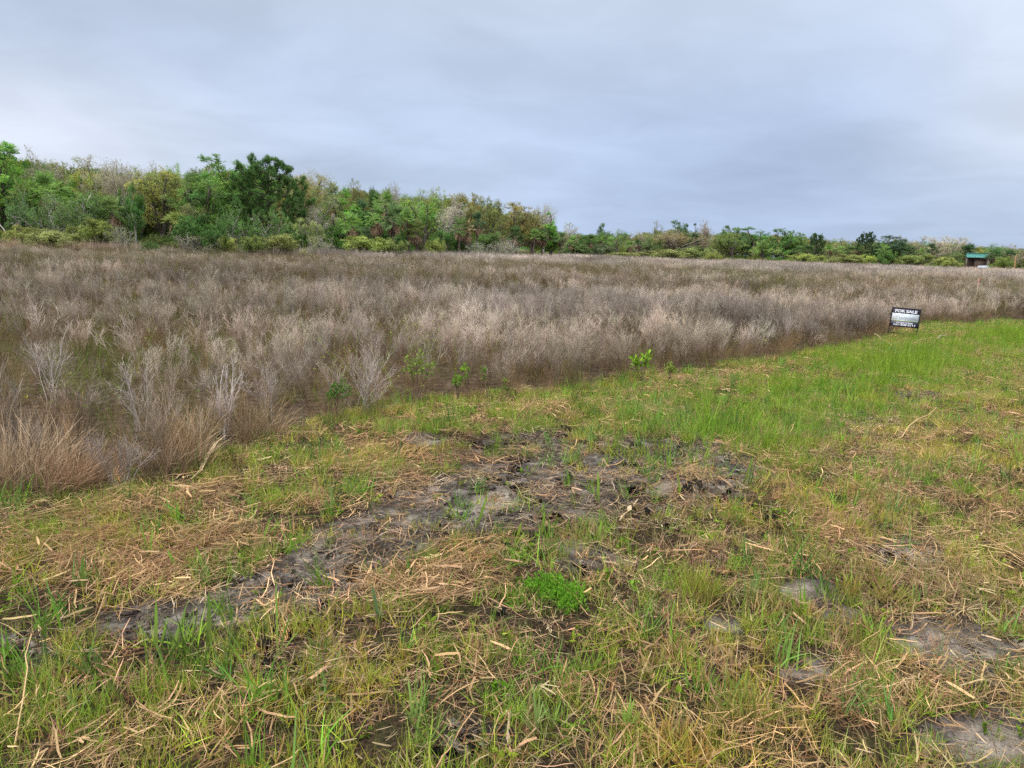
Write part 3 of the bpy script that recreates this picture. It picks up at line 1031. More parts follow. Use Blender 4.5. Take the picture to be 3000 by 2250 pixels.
def pine(name, seed, H=9.5, W=9.0):
    rg = np.random.default_rng(seed)
    wd, lf = MB(), MB()
    bark = (.075, .06, .05)
    T = grow(np.zeros((1, 3)), np.array([[0, 0, 1.0]]), H * .90, 9, .025, .12, rg)
    wd.tubes(T, taper(1, 9, H * .030, H * .007), bark, sides=9)
    n = 46
    i = np.arange(n)
    az = i * 2.399
    zt = (.40 + .585 * ((i + .5) / n) ** .8) * H + rg.normal(0, .12, n)          # limb tips sit on a broad dome
    rr = W * .5 * np.sqrt(np.clip(1 - ((zt / H - .50) / .52) ** 2, .02, 1)) * rg.uniform(.72, 1.05, n) * np.where(zt < .5 * H, .85, 1)
    tip = np.stack([rr * np.cos(az), rr * np.sin(az), zt], 1)
    z0 = np.clip(zt - rr * rg.uniform(.25, .6, n), .27 * H, .86 * H)
    q = z0 / (H * .9) * 8
    base = np.stack([np.interp(q, np.arange(9), T[0, :, k]) for k in range(3)], 1)
    u = np.linspace(0, 1, 7)[None, :, None]
    sag = np.sin(u * math.pi) * np.array([0, 0, -.12]) * rr[:, None, None]
    A = base[:, None] * (1 - u) + tip[:, None] * u + sag
    A[:, 1:-1] += rg.normal(0, .07, (n, 5, 3))
    wd.tubes(A, taper(n, 7, H * .0085, H * .003), bark, sides=5)
    B, _ = kids(A, 9, .5, 1, .8, W * .085, 4, .15, .12, rg, .3, .5)
    wd.tubes(B, taper(len(B), 4, H * .0032, H * .0016), bark, sides=3)
    E = np.concatenate([B[:, -1], A[:, -1]])
    dr = nrm(np.concatenate([B[:, -1] - B[:, -2], A[:, -1] - A[:, -2]]))
    k = 60
    m = len(E) * k
    P = np.repeat(E, k, 0) + rg.normal(0, .05, (m, 3))
    Dn = nrm(rg.normal(0, .8, (m, 3)) + np.repeat(dr, k, 0) * .7 + [0, 0, .25])
    col = np.repeat(rg.uniform(.6, 1.3, len(E)), k)[:, None] * rg.uniform(.7, 1.3, (m, 1)) * np.ones(3)
    lf.leaves(P, Dn, rg.uniform(.28, .46, m), .05, col, rg=rg)
    return finish(wd, lf, name, M_BARK, M_LEAF)


def fan(mb, base, dirv, pet, rad_, nleaf, droop, col, rg, wl=.085, fold=.35):
    """one fan frond: petiole and radiating leaf segments with drooping tips"""
    d = nrm(np.array(dirv, float))
    s = nrm(np.cross(d, [0, 0, 1.0]) + 1e-6)
    u = np.cross(s, d)
    P = grow(np.array([base], float), d[None], pet, 4, .03, -droop * .5, rg)
    mb.ribbons(P, taper(1, 4, .05, .03), np.array(col) * [1.3, 1.15, 1.1], rg=rg)
    hub = P[0, -1]
    d2 = nrm(P[0, -1] - P[0, -2])
    a = np.linspace(-2.1, 2.1, nleaf) + rg.normal(0, .05, nleaf)
    D = d2 * np.cos(a)[:, None] + s * np.sin(a)[:, None] + u * (fold * np.abs(np.sin(a)))[:, None]
    L = rad_ * (.72 + .28 * np.cos(a)) * rg.uniform(.85, 1.1, nleaf)
    Q = grow(np.repeat(hub[None], nleaf, 0), D, L, 4, .04, -droop, rg)
    side = nrm(np.cross(D, u + rg.normal(0, .35, (nleaf, 3))))
    mb.ribbons(Q, np.array([.5, 1, .85, .12])[None] * wl, np.array(col) * rg.uniform(.75, 1.25, (nleaf, 1)), side=side, rg=rg)


def palm(name, seed, trunk=4.0, nf=30, rad_=.80, pet=.95, dead=10, droop=.16, lowfan=False):
    rg = np.random.default_rng(seed)
    wd, lf, dd = MB(), MB(), MB()
    if trunk > .05:
        T = grow(np.zeros((1, 3)), np.array([[rg.normal(0, .06), rg.normal(0, .06), 1]]), trunk, 7, .03, .04, rg)
        wd.tubes(T, np.array([[.21, .17, .155, .155, .16, .17, .15]]), (.16, .13, .105), sides=8)
        top = T[0, -1]
        nb = 26                                                     # old leaf bases under the head
        tt = rg.uniform(.55, 1, nb)
        az = rg.uniform(0, 6.283, nb)
        pos = np.stack([np.interp(tt * 6, np.arange(7), T[0, :, k]) for k in range(3)], 1)
        D = np.stack([np.cos(az) * .7, np.sin(az) * .7, np.ones(nb)], 1)
        wd.ribbons(grow(pos, D, .32, 3, .05, 0, rg), taper(nb, 3, .09, .04), (.22, .17, .12), rg=rg)
    else:
        top = np.array([0, 0, .05])
    for i in range(nf):
        az = i * 2.399 + rg.normal(0, .2)
        el = rg.uniform(-.35, 1.4) if not lowfan else rg.uniform(.1, 1.4)
        c = rg.uniform(.7, 1.25)
        fan(lf, top + rg.normal(0, .05, 3), (math.cos(az) * math.cos(el), math.sin(az) * math.cos(el), math.sin(el)), pet * rg.uniform(.75, 1.1), rad_ * rg.uniform(.85, 1.1), 17,
            droop, (c, c, c), rg)
    for i in range(dead):
        az, el = rg.uniform(0, 6.283), rg.uniform(-1.25, -.55)
        c = np.array((.36, .25, .16)) * rg.uniform(.6, 1.3)
        fan(dd, top - [0, 0, .1], (math.cos(az) * math.cos(el), math.sin(az) * math.cos(el), math.sin(el)), pet * .75, rad_ * .85, 12, .30, c, rg, fold=.9)
    r = finish(wd, lf, name, M_BARK, M_LEAF)
    r["dead"] = dd.mesh(name + "_dead", M_DRY) if dead else None
    return r


KIT = {
    "oak": [oak("oak", 500 + i, limbs=9 + i % 3) for i in range(4)],
    "airy": [oak("airy_oak", 520 + i, nl=13, ll=.105, n1=9, bark=(.24, .21, .19), clump=1.3) for i in range(3)],
    "dense": [oak("dense_tree", 540 + i, nl=28, ll=.12, low=.2, W=7) for i in range(3)],
    "bare": [bare_tree("bare_tree", 560 + i, buds=2 + i % 2, ll=.11) for i in range(3)],
    "pine": [pine("pine_tree", 582)],
    "slim": [oak("slim_tree", 590, H=8, W=3.6, limbs=14, n1=8, n2=7, nl=22, ll=.115, low=.25, up=.22)],
    "fork": [oak("forked_tree", 594, H=5, W=4.2, limbs=9, nl=18, ll=.12, bark=PALE, low=.6, n1=9)],
    "palm": [palm("palm", 600, 4.2), palm("palm", 603, 3.4, dead=16), palm("palm", 605, 4.8, nf=26, dead=8)],
    "skirt": [palm("skirted_palm", 610, 3.2, nf=22, dead=34), palm("skirted_palm", 612, 3.6, nf=24, dead=30)],
    "palmetto": [palm("palmetto", 620, 0.0, nf=30, rad_=.85, pet=.9, dead=9, droop=.07, lowfan=True)],
    "bush": [shrub("bush", 630 + i) for i in range(4)],
    "twigbush": [shrub("twig_bush", 640 + i, nl=2, ll=.07, bark=(.33, .30, .28), n2=9) for i in range(3)],
    "gnarl": [shrub("gnarled_shrub", 650 + i, H=3.6, W=4.6, stems=8, bark=PALE, gnarl=.20, shell=.5, nl=20, ll=.10) for i in range(3)],
}
G1, G2, G3, OL, YG, GO, TN, GR, YB = (.115, .225, .028), (.075, .155, .026), (.035, .080, .020), (.13, .145, .038), (.20, .225, .035), (.165, .145, .045), (.215, .195, .12), (.20, .18, .13), (.26, .26, .03)
PG = (.10, .175, .04)
BG = (.05, .10, .055)

NAMES = {"oak": ("oak_tree", "tree"), "airy": ("oak_tree", "tree"), "dense": ("broadleaf_tree", "tree"), "bare": ("bare_tree", "tree"), "pine": ("pine_tree", "pine tree"), "slim": ("slim_tree", "tree"),
         "fork": ("forked_tree", "tree"), "palm": ("palm_tree", "palm"), "skirt": ("palm_tree", "palm"), "palmetto": ("palmetto", "palmetto"), "bush": ("bush", "bush"), "twigbush": ("twiggy_bush", "bush"), "gnarl": ("gnarled_shrub", "shrub")}
GROUPS = {"tree": "trees of the wood behind the field", "pine tree": "pines rising above the wood", "palm": "cabbage palms among the trees", "palmetto": "palmettos at the foot of the wood",
          "bush": "bushes between the field and the wood", "shrub": "grey-stemmed shrubs in front of the wood"}
_cnt = {}


def mute(c, k=.2):
    l = .3 * c[0] + .6 * c[1] + .1 * c[2]
    return [v * (1 - k) + l * k for v in c]




def plant(kind, px, ytop, d, wpx, col, label, rz=None):
    """kind, column and top row in the photo, metres away, width in the photo's pixels, colour of its leaves, label"""
    k = KIT[kind]
    i = _cnt.get(kind, 0)
    _cnt[kind] = i + 1
    g = k[i % len(k)]
    nm, cat = NAMES[kind]
    if cat == "palm":
        d -= 6 if px > 880 else 1
    x, y, z = far_pt(px, d, ytop)
    H = z
    W = wpx * d / F
    rz = (i * 1.7 + px * .013) % 6.283 if rz is None else rz
    if kind in ("palm", "skirt", "palmetto"):
        s = max(.75, min(1.9, W / g["w"]))
        sz = H / g["h"]
        sz = s if kind == "palmetto" else sz
        e = empty(nm, (x, y, 0), rz, (s, s, sz))
    else:
        e = empty(nm, (x, y, 0), rz, (W / g["w"], W / g["w"], H / g["h"]))
    tag(e, label, cat, GROUPS[cat])
    if g["wood"] is not None:
        link("stems" if cat in ("bush", "shrub") else "trunk", g["wood"], e)
    c = link("fronds" if cat in ("palm", "palmetto") else "crown", g["leaf"], e)
    c.color = (*[min(.6, v * q) for v, q in zip(mute(col), (2.0, 2.08, 1.65))], 1)
    if g.get("dead") is not None:
        tag(link("dead_fronds", g["dead"], e), "tan dead fronds hanging below the green ones")
    return e


TREES = [
    # ---- left part of the wood, back row along the skyline
    ("dense", -25, 415, 64, 230, G1, "bright green broadleaf tree cut by the left border of the photo"),
    ("bare", 100, 446, 74, 90, GR, "pale bare tree right beside the bright green tree at the left border"),
    ("airy", 150, 474, 76, 190, OL, "thin olive-grey oak behind the leftmost big fan palm"),
    ("oak", 205, 464, 80, 120, OL, "green-topped oak on the skyline behind the brown thin trees on the left"),
    ("airy", 262, 460, 76, 150, TN, "tall tan-grey thin oak on the left skyline, above the yellow bush-like oak"),
    ("bare", 335, 474, 72, 130, GR, "grey leafless tree on the left skyline before the gold-green oak"),
    ("oak", 255, 508, 70, 90, YG, "small yellow-green oak standing below the thin grey trees on the left"),
    ("bare", 398, 480, 76, 90, GR, "slender bare tree poking above the left skyline, left of the gold-green oak"),
    ("oak", 455, 492, 71, 230, (.18, .185, .04), "broad gold-green oak in the middle of the left wood"),
    ("bare", 452, 478, 80, 80, TN, "pinkish bare treetop showing over the broad gold-green oak"),
    ("airy", 510, 482, 78, 110, G1, "light green airy tree between the gold-green oak and the round green tree"),
    ("dense", 632, 458, 76, 190, (.085, .185, .032), "large rounded mid-green tree immediately left of the big pine"),
    ("oak", 600, 520, 72, 170, G2, "green oak under the small dark palm, left of the pine"),
    ("pine", 780, 462, 73, 196, (.050, .105, .028), "big dark pine with open limbs, tallest tree left of the middle"),
    ("oak", 690, 560, 76, 130, G2, "green oak partly behind the left limbs of the big pine"),
    ("oak", 905, 512, 80, 110, (.20, .18, .055), "golden-yellow oak just right of the big pine"),
    ("bare", 915, 500, 84, 90, TN, "bare twiggy treetop above the golden oak right of the pine"),
    ("airy", 930, 550, 78, 130, (.12, .19, .04), "yellow-green feathery oak below the golden oak right of the pine"),
    ("airy", 1030, 524, 88, 80, OL, "pointed olive oak standing between the grey palm head and the dark palms"),
    ("oak", 1055, 546, 88, 80, GO, "small gold-leaved oak touching the dark palms on the skyline"),
    ("bare", 1128, 540, 94, 70, GR, "pale bare tree behind the palms on the skyline"),
    ("airy", 1235, 556, 96, 130, (.13, .20, .05), "pale green airy tree right of the cluster of palms"),
    ("oak", 1240, 590, 92, 130, G1, "fresh green oak below the pale airy tree right of the palm cluster"),
    ("bare", 1300, 572, 92, 90, (.3, .27, .24), "ash-grey leafless tree standing in the pale green trees"),
    ("oak", 1292, 550, 104, 70, YG, "yellow-green treetop behind the ash-grey leafless tree"),
    ("oak", 1358, 566, 104, 110, (.17, .155, .038), "olive-gold oak behind the palms with tan hanging skirts"),
    ("oak", 1425, 578, 108, 120, OL, "olive oak next right of the olive-gold one on the falling skyline"),
    ("oak", 1500, 594, 112, 130, GO, "rust-gold oak, largest of the brown-gold oaks before the skyline drops"),
    ("oak", 1560, 618, 116, 110, (.155, .14, .045), "brown-gold oak next to the narrow bright green tree"),
    ("bare", 1592, 598, 128, 62, GR, "grey half-bare tree peeping over the brown-gold oaks"),
    ("slim", 1622, 624, 116, 50, (.10, .24, .025), "narrow bright green tree where the high wood ends"),
    # ---- front trees of the left part
    ("fork", 385, 540, 62, 80, (.055, .13, .022), "small glossy green tree on pale forked stems, left of the palmetto"),
    ("oak", 340, 575, 64, 110, (.07, .14, .025), "green oak with dark limbs behind the pale forked tree"),
    ("oak", 560, 600, 66, 120, (.13, .14, .05), "low grey-green oak right of the palmetto's fan"),
    ("dense", 982, 582, 82, 110, (.12, .25, .025), "vivid light green leafy tree in front of the palms"),
    ("bare", 918, 600, 76, 90, (.30, .27, .24), "dome of grey twigs left of the vivid green tree"),
    ("airy", 1470, 655, 108, 110, TN, "tan-grey thin oak low before the rust-gold oak"),
    # ---- right part
    ("airy", 1672, 652, 150, 70, TN, "pale tan thin tree right after the narrow bright green tree"),
    ("dense", 1770, 655, 160, 46, (.07, .13, .045), "small round dark green treetop alone on the low skyline"),
    ("airy", 1815, 672, 168, 70, G2, "low green airy tree right of the small round treetop"),
    ("airy", 1865, 678, 168, 80, TN, "tan oak at the low middle of the skyline"),
    ("dense", 1922, 690, 160, 56, (.11, .16, .055), "pale green globe-shaped tree in front of the tan oak"),
    ("airy", 1925, 648, 172, 44, OL, "olive-grey treetop touching the flat dark crown on its left side"),
    ("dense", 1965, 646, 172, 60, (.05, .10, .035), "dark flat-topped tree crowning the right part of the wood"),
    ("dense", 2005, 655, 174, 44, (.06, .115, .04), "dark green treetop on the right shoulder of the flat-topped tree"),
    ("airy", 1990, 672, 164, 170, (.15, .12, .055), "wide brown oak with black limbs under the flat-topped tree"),
    ("slim", 2036, 656, 172, 28, BG, "small blue-green pointed treetop right of the flat-topped tree"),
    ("bare", 2086, 646, 178, 54, (.2, .16, .14), "purple-brown bare tree on the right skyline"),
    ("dense", 2140, 662, 178, 90, (.07, .125, .04), "long green treetop right of the purple-brown bare tree"),
    ("oak", 2150, 684, 164, 110, (.11, .155, .035), "bright olive tree in front of the long green treetop"),
    ("dense", 2212, 666, 176, 90, (.06, .14, .025), "deep green leafy tree left of the tallest right-hand greens"),
    ("dense", 2290, 670, 178, 90, (.075, .16, .03), "fresh green round tree next to the deep green leafy one"),
    ("dense", 2322, 676, 180, 60, (.085, .165, .03), "light green tree ending the row of round green trees"),
    ("oak", 2240, 704, 160, 80, (.13, .21, .04), "light yellow-green tree in front of the row of round green trees"),
    ("airy", 2380, 684, 182, 80, OL, "thin olive tree behind the small dark pine"),
    ("pine", 2396, 684, 174, 44, (.04, .085, .028), "small dark pine, straight trunk showing, right of the round green trees"),
    ("airy", 2470, 698, 184, 110, (.13, .16, .04), "low olive-green tree between the small pine and the dark dome"),
    ("pine", 2541, 680, 182, 52, (.035, .065, .03), "umbrella-topped dark pine above the dark dome-shaped tree"),
    ("dense", 2580, 690, 176, 100, (.035, .065, .034), "dark blue-green dome-shaped tree, heaviest on the right"),
    ("dense", 2640, 700, 178, 60, (.05, .085, .035), "dark green tree leaning on the right of the dome-shaped one"),
    ("airy", 2640, 690, 184, 44, OL, "thin treetop showing over the right side of the dark dome"),
    ("airy", 2715, 692, 180, 80, TN, "tan thin oak left of the brown-grey bare trees on the right"),
    ("bare", 2780, 690, 184, 100, (.30, .26, .21), "wide brown-grey bare tree above the green roof"),
    ("airy", 2815, 696, 186, 70, TN, "tan feathery tree right of the wide bare tree"),
    ("airy", 2905, 714, 184, 90, G2, "green airy tree behind the parked car"),
    ("airy", 2965, 716, 186, 90, (.2, .17, .1), "brownish thin tree at the right border of the photo"),
    # ---- palms
    ("palm", 140, 503, 62, 96, PG, "large green fan palm at the far left, below the thin olive oak"),
    ("skirt", 40, 524, 60, 62, (.09, .12, .03), "fan palm with orange-brown dead fronds near the left border"),
    ("palm", 555, 512, 72, 48, (.06, .09, .04), "small dark palm head on a thin trunk left of the rounded green tree"),
    ("skirt", 322, 570, 60, 50, (.10, .14, .04), "short palm with rusty dead fronds behind the forked tree's left side"),
    ("palm", 527, 618, 60, 44, (.14, .17, .04), "small yellowish palm on a short pale trunk right of the palmetto"),
    ("palm", 975, 526, 88, 42, (.15, .16, .10), "grey-headed palm on the skyline right of the golden oak"),
    ("palm", 1090, 552, 92, 46, (.045, .09, .03), "dark palm left in the pair of palm heads on the skyline"),
    ("palm", 1140, 554, 90, 60, PG, "larger palm of the pair of palm heads on the skyline"),
    ("palm", 1058, 578, 88, 44, (.04, .08, .04), "dark palm half hidden below the pair on the skyline"),
    ("skirt", 1102, 592, 84, 54, PG, "palm with orange old fronds, left in the palm cluster under the skyline"),
    ("palm", 1152, 594, 82, 62, (.07, .12, .045), "biggest green palm of the cluster, dark shaggy trunk below"),
    ("palm", 1200, 606, 84, 40, PG, "slim palm at the right end of the cluster"),
    ("skirt", 1030, 622, 78, 56, PG, "palm with pale drooping skirt right of the vivid green tree"),
    ("skirt", 1226, 642, 84, 56, (.10, .125, .035), "squat yellow-green palm with tan skirt, standing before the fresh green oak"),
    ("skirt", 1346, 632, 94, 48, (.07, .115, .035), "palm with long tan dead skirt, left one of the tan pair"),
    ("skirt", 1378, 640, 95, 36, (.20, .15, .09), "nearly dead tan palm, right one of the tan pair"),
    ("palm", 1398, 618, 100, 40, (.045, .085, .045), "dark palm right behind the tan pair of palms"),
    ("palm", 1516, 660, 112, 46, (.05, .095, .035), "dark palm under the rust-gold oak"),
    ("palm", 1562, 668, 114, 48, PG, "palm in the row under the brown-gold oak, left of the shaggy trunk"),
    ("skirt", 1590, 664, 115, 44, (.045, .08, .03), "dark palm with brown shaggy skirt at the foot of the narrow green tree"),
    ("palm", 1642, 678, 118, 40, (.05, .09, .035), "palm standing free at the end of the high wood"),
    ("skirt", 1682, 688, 146, 32, PG, "first of the low palms with reddish skirts past the high wood"),
    ("skirt", 1712, 686, 148, 36, (.05, .095, .03), "second of the low palms with reddish skirts, a little taller"),
    ("palm", 1733, 684, 150, 26, (.05, .085, .035), "third of the low palms, dark and close to the reddish one"),
    ("palm", 1764, 686, 150, 28, PG, "palm left below the small round treetop"),
    ("palm", 1788, 692, 151, 26, PG, "palm right below the small round treetop"),
    ("palm", 1845, 704, 152, 22, PG, "tiny palm left of the free-standing dark one"),
    ("palm", 1876, 700, 152, 32, (.045, .085, .035), "dark palm standing free left of the globe-shaped tree"),
    ("palm", 2345, 718, 164, 36, (.05, .09, .03), "palm below the light green tree ending the round green row"),
    ("palm", 2372, 716, 164, 32, (.045, .085, .03), "palm touching the small dark pine's trunk on its left"),
    ("palm", 2438, 716, 166, 32, PG, "first palm of the row right of the small dark pine"),
    ("palm", 2466, 718, 166, 34, PG, "second palm of the row right of the small dark pine"),
    ("palm", 2492, 718, 166, 34, (.06, .11, .035), "third palm of the row right of the small dark pine"),
    ("palm", 2522, 716, 166, 36, (.045, .085, .03), "last palm of the row, touching the dark dome-shaped tree"),
    ("palm", 2596, 714, 164, 38, PG, "pale-edged palm in front of the dark dome-shaped tree"),
    ("palm", 2662, 718, 166, 34, (.045, .08, .035), "dark palm right of the dark dome-shaped tree"),
    ("palm", 2704, 726, 166, 24, PG, "small palm between the dark palm and the spiky one"),
    ("palm", 2738, 712, 168, 34, (.035, .07, .03), "spiky dark palm below the tan thin oak on the right"),
    ("palm", 2828, 716, 176, 36, (.03, .065, .03), "dark palm behind the left end of the green roof"),
    ("palm", 2848, 712, 176, 36, (.04, .08, .03), "dark palm directly above the green roof"),
    ("palm", 2872, 722, 174, 22, (.22, .2, .03), "palm with a yellow frond behind the green roof"),
    ("palm", 2912, 726, 168, 46, (.05, .10, .04), "broad palm right of the green roof, behind the car"),
    ("palm", 2962, 730, 170, 40, (.035, .075, .035), "dark palm near the right border behind the broken stump"),
    ("palmetto", 437, 640, 57, 66, (.055, .10, .03), "spreading dark palmetto at the foot of the left wood"),
    # ---- shrubs with pale stems
    ("gnarl", 60, 560, 58, 170, (.075, .14, .045), "grey-limbed tangled shrub at the far left under the orange palm"),
    ("gnarl", 165, 570, 57, 160, (.08, .13, .04), "contorted pale-stemmed shrub below the large left fan palm"),
    ("gnarl", 265, 560, 59, 150, (.07, .135, .03), "green shrub with crooked grey limbs left of the rusty short palm"),
    ("bush", 580, 628, 58, 110, (.04, .10, .02), "dense dark green bush right of the small yellowish palm"),
    ("gnarl", 690, 612, 60, 150, (.065, .135, .03), "green shrub on twisted pale stems under the big pine's left limbs"),
    ("gnarl", 800, 616, 61, 150, (.06, .125, .025), "dark green shrub over crooked white stems under the big pine"),
    ("gnarl", 905, 640, 66, 90, (.15, .18, .05), "thin shrub on pale bleached stems left of the vivid green tree"),
    ("bush", 860, 660, 66, 90, (.05, .115, .025), "dark green bush right below the big pine"),
    ("bush", 985, 655, 76, 110, (.055, .135, .02), "rounded dark green bush at the foot of the vivid green tree"),
    ("bush", 1070, 655, 80, 120, (.06, .10, .045), "grey-green bush at the foot of the palm cluster"),
    ("bush", 1145, 668, 79, 90, (.055, .12, .03), "green bush before the biggest palm's shaggy trunk"),
    ("bush", 1305, 668, 88, 80, (.045, .115, .02), "dark green bush left below the tan pair of palms"),
    ("bush", 1350, 688, 90, 80, (.06, .12, .025), "green bush right under the tan pair of palms"),
    ("bush", 1430, 680, 98, 80, (.07, .13, .03), "green bush before the tan-grey thin oak"),
    ("bush", 1690, 714, 140, 70, (.07, .12, .035), "low green bush under the palms with reddish skirts"),
    ("bush", 1770, 712, 142, 70, (.075, .10, .055), "grey-green bush under the small round treetop"),
    # ---- bushes along the field's far edge
    ("bush", 60, 660, 55, 110, (.15, .16, .035), "olive-yellow bush at the left border by the field"),
    ("bush", 150, 672, 54, 130, (.165, .18, .06), "yellow-blossomed bush, largest of the yellow ones on the left"),
    ("twigbush", 205, 660, 56, 110, (.2, .2, .1), "silver-grey twiggy bush right of the yellow-blossomed bush"),
    ("bush", 275, 640, 56, 90, (.13, .16, .03), "yellowish green bush below the crooked grey limbs"),
    ("twigbush", 350, 660, 56, 110, (.14, .16, .06), "grey twig bush left of the palmetto"),
    ("twigbush", 560, 670, 57, 120, (.14, .15, .06), "grey-brown twig bush right of the palmetto"),
    ("bush", 660, 688, 58, 70, (.20, .23, .04), "small lime-yellow bush left of the white crooked stems"),
    ("bush", 740, 690, 59, 80, (.12, .155, .035), "olive green bush by the field under the pine"),
    ("bush", 820, 686, 60, 110, (.175, .185, .055), "yellow-topped bush by the field right of the pine's trunk"),
    ("twigbush", 945, 690, 64, 110, (.17, .18, .09), "silver-green twig bush below the vivid green tree"),
    ("bush", 1060, 690, 70, 120, (.15, .185, .035), "yellow-green bush by the field below the palm cluster"),
    ("bush", 1150, 696, 72, 90, (.12, .15, .04), "olive bush by the field right of the palm cluster"),
    ("bush", 1272, 700, 78, 70, (.17, .2, .04), "yellowish bush left of the tan pair of palms by the field"),
    ("twigbush", 1400, 708, 88, 110, (.15, .18, .09), "pale silver bush by the field right of the tan pair of palms"),
    ("twigbush", 1490, 700, 96, 100, (.16, .16, .11), "grey twig bush before the dark palm row"),
    ("bush", 1848, 738, 140, 120, (.15, .155, .05), "long yellow bush by the field left of the globe-shaped tree"),
    ("bush", 1960, 730, 142, 120, (.14, .15, .05), "yellow-olive bush by the field under the brown oak"),
    ("bush", 2040, 722, 142, 110, (.13, .16, .05), "wide grey-green bush by the field under the blue-green treetop"),
    ("bush", 2090, 738, 136, 56, (.185, .20, .045), "bright yellow bush standing out into the field"),
    ("bush", 2365, 742, 138, 90, (.16, .19, .04), "yellow-green bush out in the field below the small dark pine"),
    ("bush", 2480, 744, 146, 80, (.15, .165, .05), "yellowish bush under the row of right-hand palms"),
    ("bush", 2540, 744, 146, 60, (.18, .22, .03), "lime bush under the last palm of the row"),
    ("bush", 2600, 732, 154, 60, (.06, .13, .025), "green bush below the pale-edged palm"),
    ("bush", 2690, 744, 152, 90, (.13, .165, .04), "olive bush right of the dark dome-shaped tree by the field"),
    ("bush", 2770, 752, 142, 56, (.17, .19, .045), "lime-yellow bush nearest the green roof"),
    ("bush", 2800, 735, 158, 70, (.085, .12, .04), "green bush hiding the left side of the green-roofed shed"),
    ("bush", 2945, 752, 152, 60, (.12, .17, .03), "low green bush between the car and the broken stump"),
]
for row in TREES:
    plant(*row)

# ------------------------------------------------------------------ the wood behind and the undergrowth, too dense to count


def inst_proto(mesh):
    me = mesh.copy()
    me.materials.clear()
    me.materials.append(M_LEAF_I)
    return me


def merged(name, g):
    """one mesh of wood and leaves for a scattered plant"""
    me = inst_proto(g["leaf"])
    return proto(me)


bk = [merged("wood_tree", g) for g in KIT["oak"] + KIT["dense"][:2] + KIT["airy"][:1]]
us = [merged("undergrowth_bush", g) for g in KIT["bush"] + KIT["gnarl"][:1]]
n = 1300
pxs = RG.uniform(-850, 3850, n)
dd = np.interp(pxs, [p for p, _ in TREE_PX], [d for _, d in TREE_PX]) + RG.uniform(7, 70, n)
X, S, T = [], [], []
pal = np.array([G2, (.10, .13, .045), OL, (.15, .145, .055), (.085, .14, .04), TN, (.075, .125, .04)])
for p_, d in zip(pxs, dd):
    x_, y_, z_ = far_pt(p_, d, np.interp(p_, _sx, _sy) + RG.uniform(.0, .26) * (731 + (p_ - 1500) * .0335 - np.interp(p_, _sx, _sy)))
    z_ = max(z_, 3.0)
    X.append((x_, y_, 0))
    w = max(RG.uniform(.6, .95), z_ / 8 * .9)
    S.append((w, w, z_ / 8))
    T.append(pal[RG.integers(0, len(pal))])
scatter("woodland", "mixed green and brown wood filling in behind the front trees", "woodland", np.array(X), zrot(n, 0), np.array(S), tints(n, np.array(T) * (1.75, 1.8, 1.5), .15, .05), bk)
n = 1300
pxs = RG.uniform(-850, 3850, n)
D0 = np.interp(pxs, [p for p, _ in TREE_PX], [d for _, d in TREE_PX])
off = RG.uniform(-9, 22, n)
X, S, T = [], [], []
pal2 = np.array([(.11, .14, .035), (.075, .13, .03), (.12, .14, .055), (.06, .11, .035), (.15, .15, .10), (.11, .135, .055), (.135, .15, .06)])
for p_, d, o in zip(pxs, D0 + off * D0 / 75, off):
    x_, y_, _ = far_pt(p_, d)
    h = (1.15 + .055 * (o + 9) + RG.uniform(-.25, .5)) / 2.4
    X.append((x_, y_, 0))
    S.append((h * RG.uniform(1, 1.6), h * RG.uniform(1, 1.6), h))
    T.append(pal2[RG.integers(0, len(pal2))] if o < 6 else pal2[RG.integers(0, 4)] * .8)
scatter("undergrowth", "low green and yellowish undergrowth along the foot of the wood", "undergrowth", np.array(X), zrot(n, 0), np.array(S), tints(n, np.array(T) * (1.7, 1.75, 1.45), .18, .06), us)
# ------------------------------------------------------------------ for-sale sign
def text_mesh(s, size, name, mat, bold=0.0, width=None):
    cu = bpy.data.curves.new(name, "FONT")
    cu.body, cu.size, cu.align_x, cu.align_y = s, size, "CENTER", "CENTER"
    cu.offset, cu.extrude, cu.fill_mode = bold, .0006, "BOTH"
    o = bpy.data.objects.new(name, cu)
    COL.objects.link(o)
    bpy.context.view_layer.update()
    me = bpy.data.meshes.new_from_object(o.evaluated_get(bpy.context.evaluated_depsgraph_get()))
    bpy.data.objects.remove(o)
    xs = np.empty(len(me.vertices) * 3, np.float32)
    me.vertices.foreach_get("co", xs)
    xs = xs.reshape(-1, 3)
    w = xs[:, 0].max() - xs[:, 0].min()
    xs[:, 0] -= (xs[:, 0].max() + xs[:, 0].min()) / 2
    xs[:, 1] -= (xs[:, 1].max() + xs[:, 1].min()) / 2
    if width:
        xs[:, 0] *= width / w
    V = np.stack([xs[:, 0], -xs[:, 2], xs[:, 1]], 1)      # stand the text up, facing -y
    me.vertices.foreach_set("co", V.astype(np.float32).ravel())
    me.materials.clear()
    me.materials.append(mat)
    me.name = name
    return me


def simple(name, parent, fn, mat, bevel=0.0):
    m = MB()
    fn(m)
    me = m.mesh(name, mat)
    o = link(name, me, parent)
    if bevel:
        b = o.modifiers.new("bevel", "BEVEL")
        b.width, b.segments, b.limit_method = bevel, 2, "ANGLE"
    return o


M_METAL = paint("black_frame_paint", (.012, .012, .014), .45, .2, 30)
M_NAVY = paint("sign_charcoal", (.045, .045, .075), .45, 0, 40)
M_WHITE = paint("sign_white", (.74, .80, .86), .45, 0, 20)
M_SAGE = paint("sign_sage", (.36, .43, .27), .45, 0, 30)
M_TXT = paint("lettering_white", (.85, .86, .92), .5)
M_GREY = paint("logo_grey", (.30, .33, .40), .5)
M_PALE = paint("logo_pale", (.62, .66, .58), .5)


